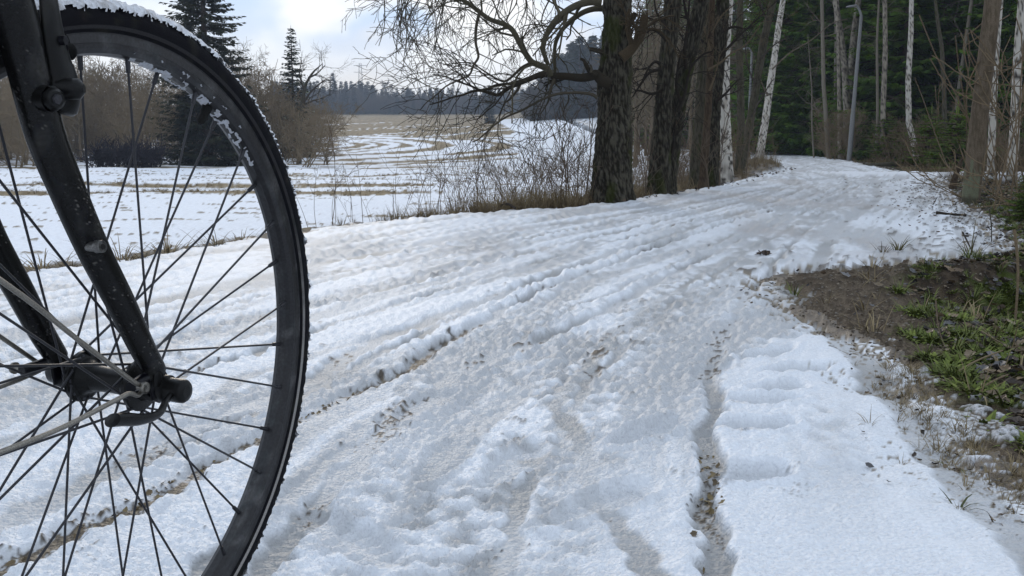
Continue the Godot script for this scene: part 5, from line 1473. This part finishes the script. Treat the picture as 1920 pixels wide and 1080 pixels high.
func build_small() -> void:
	var straw := Color(0.26, 0.20, 0.115)
	var dull := Color(0.14, 0.105, 0.06)
	# dead stalks along the left edge of the path
	var st := []
	for k in 5:
		st.append(stalk_mesh(400 + k, [0.42, 0.6, 0.5, 0.75, 0.35][k], 0.0032, [1, 2, 2, 3, 0][k], Color(0.115, 0.085, 0.058)))
	var grass := [tuft_mesh(410, 26, 0.30, 0.0035, 0.07, 0.55, straw * 0.8, dull), tuft_mesh(411, 22, 0.24, 0.0035, 0.10, 1.6, straw, dull)]
	rng.seed = 420
	var pl := [[], [], [], [], []]
	for k in 180:
		var d := rng.randf_range(6.9, 10.4)
		var o := rng.randf_range(0.02, 0.75)
		if rng.randf() > 0.25 + 0.75 * smoothstep(6.9, 9.0, d):
			continue
		var x := table(LEFT_EDGE, d) - o
		var tr := near_ground(x, d)
		tr.basis = Basis(Vector3.UP, rng.randf() * TAU).rotated(Vector3.FORWARD, rng.randf_range(-0.25, 0.25)).scaled(Vector3.ONE * rng.randf_range(0.5, 1.15))
		pl[k % 5].append(tr)
	for k in 260:
		var d := rng.randf_range(10.0, 26.0)
		var tr := near_ground(table(LEFT_EDGE, d) - rng.randf_range(0.05, 2.2), d)
		tr.basis = Basis(Vector3.UP, rng.randf() * TAU).scaled(Vector3.ONE * rng.randf_range(0.8, 1.8))
		pl[k % 5].append(tr)
	for k in 5:
		spread("dead_stalks", st[k], pl[k], [], "thin dead weed stalks standing along the left edge of the path", "dead weeds")
	pl = [[], []]
	for k in 620:
		var d := rng.randf_range(7.4, 24.0) if k % 4 == 0 else rng.randf_range(8.0, 13.0)
		var o := rng.randf_range(-0.02, 0.5 + 0.9 * smoothstep(9.0, 12.0, d))
		var tr := near_ground(table(LEFT_EDGE, d) - o, d)
		tr.basis = Basis(Vector3.UP, rng.randf() * TAU).scaled(Vector3.ONE * rng.randf_range(0.4, 1.0) * smoothstep(6.5, 9.0, d))
		pl[k % 2].append(tr)
	for k in 60:
		var d := rng.randf_range(15.0, 34.0)
		var tr := near_ground(table(RIGHT_EDGE, d) + rng.randf_range(0.1, 1.5), d)
		tr.basis = Basis(Vector3.UP, rng.randf() * TAU).scaled(Vector3.ONE * rng.randf_range(0.6, 1.3))
		pl[k % 2].append(tr)
	# stubble in the field
	for k in 5200:
		var d := rng.randf_range(18.0, 46.0)
		var x := rng.randf_range(-20.0, 0.5) * d / 30.0
		row(d)
		ground(x, d)
		if gc.r > 0.5:
			continue
		pl[1].append(Transform3D(Basis(Vector3.UP, rng.randf() * TAU).scaled(Vector3.ONE * rng.randf_range(0.35, 0.7)), Vector3(x, gh, -d)))
	for k in 2:
		spread("dry_grass", grass[k], pl[k], [], "dry yellow brown grass and stubble at the path edge and in the field", "dry grass")
	# clumps of flattened grass left of the wheel
	rng.seed = 430
	var clump := [tuft_mesh(431, 90, 0.26, 0.0035, 0.20, 3.0, straw * 0.75, dull), tuft_mesh(432, 60, 0.20, 0.0035, 0.16, 3.0, straw * 0.7, dull * 0.8)]
	var spots_ := [[75, 494, 4.66, 0.9, "leftmost flattened dry grass clump on the path edge, by the far fork blade"], [130, 488, 4.8, 0.7, "flattened dry grass clump second from the left on the path edge"], [225, 476, 5.05, 0.9, "flattened dry grass clump just right of the near fork blade"], [262, 470, 5.2, 0.7, "dry grass clump between two spokes at the middle of the rim opening"], [312, 462, 5.42, 0.9, "largest dry grass clump on the path edge inside the rim"], [405, 450, 5.75, 0.8, "dry grass clump nearest the inside of the rim on the right"], [450, 445, 5.95, 0.6, "small dry grass clump touching the rim's inner edge"]]
	for k in spots_.size():
		var q: Array = spots_[k]
		var x := spot(q[0], q[1], q[2]).x
		var o := MeshInstance3D.new()
		o.name = numbered("grass_clump")
		o.mesh = clump[k % 2]
		o.transform = near_ground(x, q[2] + 0.02)
		o.rotation.y = q[0]
		o.scale = Vector3.ONE * q[3]
		add_child(o)
		tag(o, q[4], "grass clump", "grass clumps on the path edge")
	# leaves
	var lv := [leaf_mesh(440, 0.0), leaf_mesh(441, 0.28), leaf_mesh(442, 0.12)]
	var tones := [Color(0.085, 0.06, 0.04), Color(0.05, 0.038, 0.03), Color(0.12, 0.085, 0.05), Color(0.11, 0.108, 0.11), Color(0.17, 0.13, 0.085), Color(0.028, 0.024, 0.024)]
	var lp := [[], [], []]
	var lc := [[], [], []]
	rng.seed = 450
	for k in 21000:
		var d := 1.5 + 15.0 * pow(rng.randf(), 2.2)
		var edge := table(RIGHT_EDGE, d)
		var x := edge + rng.randf_range(0.12, 3.2)
		var s := rng.randf_range(0.016, 0.050)
		if k % 8 == 0 and d > 5.4 and d < 15.0:                     # strewn on the thin snow
			x = edge - absf(rng.randfn(0.0, 0.42)) * (0.6 + 0.1 * minf(d - 5.4, 4.0)) + 0.15
			s *= 0.6
		elif k % 60 == 0:
			x = edge - absf(rng.randfn(0.0, 0.10))
			s *= 0.35
		elif d > 2.2 and d < 5.3 and x < 1.05 + 0.34 * (d - 2.4) and rng.randf() < 0.95:      # the bare gravel keeps clear
			continue
		var tr := near_ground(x, d)
		if gc.r > 0.35 and (x > edge + 0.3 or (d < 4.4 and s > 0.028)):
			continue
		tr.origin.y += s * 0.16 + 0.0012 * d
		tr.basis = Basis.from_euler(Vector3(rng.randfn(0, 0.35), rng.randf() * TAU, rng.randfn(0, 0.35))).scaled(Vector3(s, s, s))
		lp[k % 3].append(tr)
		lc[k % 3].append(tones[rng.randi() % 6] * rng.randf_range(0.7, 1.3))
	for k in 700:                                      # under the avenue
		var d := rng.randf_range(9.0, 22.0)
		var x := table(LEFT_EDGE, d) + rng.randf_range(-1.5, 0.35)
		var tr := near_ground(x, d)
		var s := rng.randf_range(0.03, 0.07)
		tr.basis = Basis.from_euler(Vector3(rng.randfn(0, 0.4), rng.randf() * TAU, rng.randfn(0, 0.4))).scaled(Vector3(s, s, s))
		lp[k % 3].append(tr)
		lc[k % 3].append(tones[rng.randi() % 6])
	# scraps of leaf in the deep rut and in the brown one seen through the spokes
	rng.seed = 455
	for k in 110:
		var q: Array = TRACKS[0] if k < 45 else TRACKS[1]
		var d := 1.68 + rng.randfn(0.0, 0.12) if k < 45 else rng.randf_range(1.25, 2.3)
		var tr := near_ground(table(q[4], d) + rng.randfn(0.0, 0.011), d)
		var s := rng.randf_range(0.006, 0.016)
		tr.origin.y += 0.002
		tr.basis = Basis.from_euler(Vector3(rng.randfn(0, 0.5), rng.randf() * TAU, rng.randfn(0, 0.5))).scaled(Vector3(s, s, s))
		lp[k % 3].append(tr)
		lc[k % 3].append([Color(0.22, 0.17, 0.09), Color(0.10, 0.075, 0.045), Color(0.16, 0.12, 0.07)][k % 3])
	for k in 3:
		spread("fallen_leaves", lv[k], lp[k], lc[k], "wet brown and grey fallen leaves littering the verge", "fallen leaves")
	# loose grit on the bare patch and along the thawed edges
	var stone := SphereMesh.new()
	stone.radius = 0.5; stone.height = 0.7; stone.radial_segments = 7; stone.rings = 3
	stone.material = M.wood
	rng.seed = 458
	var gp := []
	var gcol := []
	for k in 5200:
		var d := rng.randf_range(2.1, 5.0)
		var x := table(RIGHT_EDGE, d) + rng.randf_range(-0.12, 0.85)
		var tr := near_ground(x, d)
		if gc.r > 0.4 and rng.randf() < 0.93:
			continue
		var s := 0.003 + 0.011 * pow(rng.randf(), 2.5)
		tr.basis = Basis.from_euler(any_way() * 3.0).scaled(Vector3(s, s * 0.7, s * 1.2))
		gp.append(tr)
		gcol.append([Color(0.30, 0.26, 0.21), Color(0.16, 0.13, 0.10), Color(0.10, 0.08, 0.06), Color(0.22, 0.20, 0.18)][k % 4])
	spread("gravel_stones", stone, gp, gcol, "small loose grit on the bare brown patch beside the snow", "gravel")
	# moss and small green plants on the verge
	var g1 := tuft_mesh(460, 30, 0.040, 0.0065, 0.05, 1.8, Color(0.17, 0.20, 0.045), Color(0.07, 0.095, 0.022))
	var g2 := tuft_mesh(461, 12, 0.10, 0.003, 0.02, 0.9, Color(0.13, 0.15, 0.045), Color(0.07, 0.085, 0.03))
	var g3 := tuft_mesh(462, 12, 0.13, 0.0025, 0.03, 1.6, Color(0.24, 0.19, 0.11), Color(0.12, 0.09, 0.05))
	rng.seed = 470
	pl = [[], [], []]
	for k in 15000:
		var d := 1.5 + 8.0 * pow(rng.randf(), 1.5)
		var x := table(RIGHT_EDGE, d) + rng.randf_range(0.05, 2.6)
		row(d)
		ground(x, d)
		if gc.g < gc.r * 0.93 and k % 40 > 0 or gc.r > 0.4:
			continue
		pl[(0 if k % 4 > 0 else 1) if k % 40 > 0 else 2].append(Transform3D(Basis(Vector3.UP, rng.randf() * TAU).scaled(Vector3.ONE * rng.randf_range(0.4, 1.1)), Vector3(x, gh, -d)))
	for k in 260:                                      # blades that poke through the snow at the verge
		var d := rng.randf_range(1.3, 2.6)
		var x := table(RIGHT_EDGE, d) - absf(rng.randfn(0.0, 0.07))
		var tr := near_ground(x, d)
		tr.basis = Basis(Vector3.UP, rng.randf() * TAU).scaled(Vector3.ONE * rng.randf_range(0.15, 0.4))
		pl[2].append(tr)
	for k in 3:
		spread(["moss_leaves", "green_grass", "withered_grass"][k], [g1, g2, g3][k], pl[k], [], ["low bright moss and small leaves on the verge", "short green grass on the verge", "withered pale grass on the verge"][k], "ground plants")
	# single tufts and scraps on the snow, each by itself
	rng.seed = 480
	var tiny := [[1785, 845, 7, 0.035, Color(0.13, 0.13, 0.05), "small yellow green grass tuft on the smooth snow, upper one of two"], [1800, 925, 6, 0.06, Color(0.07, 0.075, 0.035), "grass tuft of a few long bent blades on the smooth snow, lower one of two"], [1640, 755, 3, 0.022, Color(0.04, 0.03, 0.03), "tiny dark forked sprig alone on the smooth snow"], [1872, 950, 5, 0.035, Color(0.15, 0.11, 0.07), "withered sprig at the right edge of the smooth snow"], [1684, 468, 22, 0.10, Color(0.13, 0.115, 0.055), "bushy dry tuft on the snow above the bare gravel"], [1655, 470, 9, 0.09, Color(0.11, 0.09, 0.06), "sparse dry sprigs left of the bushy tuft above the gravel"], [1820, 470, 14, 0.16, Color(0.12, 0.10, 0.05), "yellowish weed tuft on the leaf strewn snow at right"], [1106, 980, 3, 0.012, Color(0.08, 0.055, 0.035), "small brown seed scrap on the snow at bottom centre"], [1248, 918, 2, 0.012, Color(0.05, 0.04, 0.035), "short dark needle on the snow left of the deep rut"], [1490, 758, 2, 0.014, Color(0.06, 0.05, 0.04), "short dark straw beside the shoe prints right of the rut"]]
	for q in tiny:
		var d := 0.565 / tan(PITCH + atan2(q[1] - 540.0, FOCAL))
		var p := spot(q[0], q[1], d)
		var o := MeshInstance3D.new()
		o.name = numbered("grass_tuft")
		o.mesh = tuft_mesh(500 + int(q[0]), q[2], q[3] * 1.4, 0.0016 + q[3] * 0.014, q[3] * 0.25, 1.3, q[4], q[4] * 0.6)
		o.transform = near_ground(p.x, d)
		add_child(o)
		tag(o, q[5], "grass tuft")
	rng.seed = 520
	var clod := MB.new()
	for k in 16:
		var m := lv[k % 3] as ArrayMesh
		var arr := m.surface_get_arrays(0)
		var bs := Basis.from_euler(Vector3(rng.randfn(0, 0.6), rng.randf() * TAU, rng.randfn(0, 0.6))).scaled(Vector3.ONE * rng.randf_range(0.02, 0.04))
		var at := Vector3(rng.randfn(0, 0.028), rng.randf_range(0.004, 0.016), rng.randfn(0, 0.02))
		var k0 := clod.v.size()
		var col: Color = tones[k % 3] * 1.1
		for j in arr[Mesh.ARRAY_VERTEX].size():
			clod.v.append(at + bs * arr[Mesh.ARRAY_VERTEX][j]); clod.n.append((bs * arr[Mesh.ARRAY_NORMAL][j]).normalized()); clod.c.append(col)
		for j in arr[Mesh.ARRAY_INDEX].size():
			clod.i.append(k0 + arr[Mesh.ARRAY_INDEX][j])
	var cl := clod.part(numbered("leaf_clump"), M.leaf, self)
	cl.transform = near_ground(1.28, 5.1)
	tag(cl, "small dark clump of wet leaves lying by itself on the path", "leaf clump")
	# fallen log, branches and stalks on the right
	var lg := MB.new()
	trunk(lg, PackedVector3Array([Vector3(-0.9, 0.0, 0.2), Vector3(0, 0.05, 0), Vector3(0.9, 0.12, -0.2), Vector3(1.5, 0.22, -0.4)]), PackedFloat32Array([0.07, 0.065, 0.055, 0.045]), 14, 0.06, 0.006, "grey")
	var lo := lg.part(numbered("fallen_log"), M.bark, self)
	lo.transform = near_ground(spot(1685, 306, 24.5).x, 24.5)
	tag(lo, "pale fallen log at the edge of the wood left of the young spruces", "log")
	var sg := MB.new()
	trunk(sg, PackedVector3Array([Vector3(0, -0.1, 0), Vector3(0.02, 0.12, 0), Vector3(0.06, 0.26, 0), Vector3(0.11, 0.40, 0)]), PackedFloat32Array([0.05, 0.036, 0.028, 0.010]), 16, 0.025, 0.008, "brown", 0.4)
	var so := sg.part(numbered("broken_stump"), M.bark, self)
	so.transform = near_ground(spot(1786, 345, 12.6).x, 12.6)
	tag(so, "dark splintered stump by the snow left of the wooden pole", "stump")
	var rods := [[[[1905, 390, 3.9], [1912, 470, 3.85], [1905, 580, 3.8]], 0.006, Color(0.22, 0.17, 0.11), "thick pale dead stalk standing upright at the right edge above the moss"], [[[1752, 605, 3.0], [1757, 655, 2.95], [1768, 690, 2.9]], 0.0025, Color(0.18, 0.14, 0.10), "thin pale stalk standing in the bare patch"], [[[1840, 624, 2.9], [1866, 640, 2.86], [1896, 656, 2.84]], 0.003, Color(0.26, 0.21, 0.14), "pale straw slanting down over the wet leaves"], [[[1786, 702, 2.5], [1830, 676, 2.6], [1880, 656, 2.7]], 0.003, Color(0.24, 0.19, 0.12), "long pale straw rising to the right over the moss"], [[[1838, 726, 2.38], [1870, 708, 2.42], [1890, 700, 2.45]], 0.003, Color(0.22, 0.17, 0.11), "bent straw low over the moss near the right edge"], [[[1690, 542, 3.7], [1718, 548, 3.66], [1738, 552, 3.6]], 0.006, Color(0.035, 0.03, 0.026), "short black stick lying at the top of the moss patch"], [[[1755, 403, 7.9], [1780, 406, 7.85], [1812, 408, 7.8]], 0.016, Color(0.04, 0.032, 0.026), "dark branch lying flat on the leaf strewn snow"], [[[1803, 462, 5.6], [1812, 480, 5.5], [1822, 502, 5.35]], 0.005, Color(0.05, 0.04, 0.032), "dark stick poking out of the leaf strewn snow"], [[[938, 384, 8.6], [952, 380, 8.5], [966, 388, 8.4]], 0.014, Color(0.06, 0.05, 0.042), "short dark broken branch at the left edge of the path"], [[[1749, 382, 9.0], [1758, 366, 9.0]], 0.004, Color(0.06, 0.05, 0.04), "thin dark twig standing in the snow left of the wooden pole"], [[[1852, 436, 6.3], [1856, 470, 6.1], [1856, 500, 5.9]], 0.004, Color(0.05, 0.04, 0.03), "thin upright dark stem on the snow below the wooden pole"]]
	for q in rods:
		var mb := MB.new()
		var pts := PackedVector3Array()
		for p in q[0]:
			pts.append(spot(p[0], p[1], p[2]))
		var low := pts[0] if pts[0].y < pts[-1].y else pts[-1]
		var lift: float = ground_at(low.x, -low.z) + q[1] * 0.5 - low.y
		var base := low + Vector3(0, lift, 0)
		for k in pts.size():
			pts[k] = pts[k] + Vector3(0, lift, 0) - base
		var fine := rounded(pts, 5)
		mb.tube(fine, taper(q[1], q[1] * 0.7, fine.size()), 7, q[2])
		var o := mb.part(numbered("stick"), M.wood, self)
		o.position = base
		tag(o, q[3], "stick")

# ------------------------------------------------------------------ sky
func sky_texture() -> ImageTexture:
	var w := 2048
	var h := 1024
	var im := Image.create(w, h, false, Image.FORMAT_RGBF)
	var cl := FastNoiseLite.new()
	cl.seed = 9; cl.frequency = 1.0; cl.fractal_octaves = 5
	var veil := Color(0.57, 0.70, 0.90)
	im.fill(Color(0.62, 0.66, 0.72))
	for y in h / 2 + 6:
		var e := (0.5 - (y + 0.5) / h) * PI
		var deg := rad_to_deg(e)
		for x in w:
			var a := wrapf((x + 0.5) / w * TAU, -PI, PI)
			var dir := Vector3(sin(a) * cos(e), sin(e), -cos(a) * cos(e))
			var n := cl.get_noise_3d(dir.x * 3.0, deg * 0.11 + 3.0, dir.z * 3.0)
			var n2 := cl.get_noise_3d(dir.x * 7.0 + 20.0, deg * 0.20, dir.z * 7.0)
			var glow := exp(-pow((a + 0.12) / 0.7, 2.0))
			var c := veil.lerp(Color(0.80, 0.86, 0.93), smoothstep(-0.28, 0.30, n + n2 * 0.5))
			var low := 1.0 - smoothstep(1.2, 5.8, deg + n * 3.0 + n2 * 3.5)
			c = c.lerp(Color(0.90, 0.855, 0.795).lerp(Color(0.84, 0.86, 0.89), 1.0 - glow), low * 0.92)
			var bright := glow * smoothstep(-0.25, 0.30, n2 + 0.35 * n + 0.08) * exp(-pow((deg - 6.0) / 5.0, 2.0))
			c = c.lerp(Color(0.98, 0.97, 0.95), bright * 0.85)
			im.set_pixel(x, y, c)
	return ImageTexture.create_from_image(im)

func _ready() -> void:
	nz.seed = 1; nz.frequency = 1.0; nz.fractal_octaves = 3
	ny.seed = 2; ny.frequency = 1.0; ny.fractal_type = FastNoiseLite.FRACTAL_NONE
	# camera
	var cam := Camera3D.new()
	cam.name = "camera"
	cam.position = EYE
	cam.rotation.x = -PITCH
	cam.fov = rad_to_deg(2.0 * atan(540.0 / FOCAL))
	cam.near = 0.05
	cam.far = 2000.0
	add_child(cam)
	# sky, air and exposure
	var env := Environment.new()
	env.background_mode = Environment.BG_SKY
	var sky := Sky.new()
	var pano := PanoramaSkyMaterial.new()
	pano.panorama = sky_texture()
	sky.sky_material = pano
	env.sky = sky
	env.background_energy_multiplier = 1.0
	env.tonemap_mode = Environment.TONE_MAPPER_LINEAR
	env.tonemap_exposure = 1.28
	env.fog_enabled = true
	env.fog_density = 0.0008
	env.fog_light_color = Color(0.80, 0.85, 0.92)
	env.sdfgi_enabled = true
	env.ssao_enabled = true
	env.ssil_enabled = true
	var we := WorldEnvironment.new()
	we.name = "environment"
	we.environment = env
	add_child(we)
	# the veiled sun, low ahead on the left
	var sun := DirectionalLight3D.new()
	sun.name = "sun"
	sun.light_color = Color(1.0, 0.94, 0.86)
	sun.light_energy = 0.22
	sun.light_angular_distance = 14.0
	sun.shadow_enabled = true
	sun.rotation = Vector3(deg_to_rad(-20), deg_to_rad(180 + 12), 0)
	add_child(sun)
	make_materials()
	build_ground()
	build_woods()
	build_avenue()
	build_old_tree()
	build_bicycle()
	build_small()
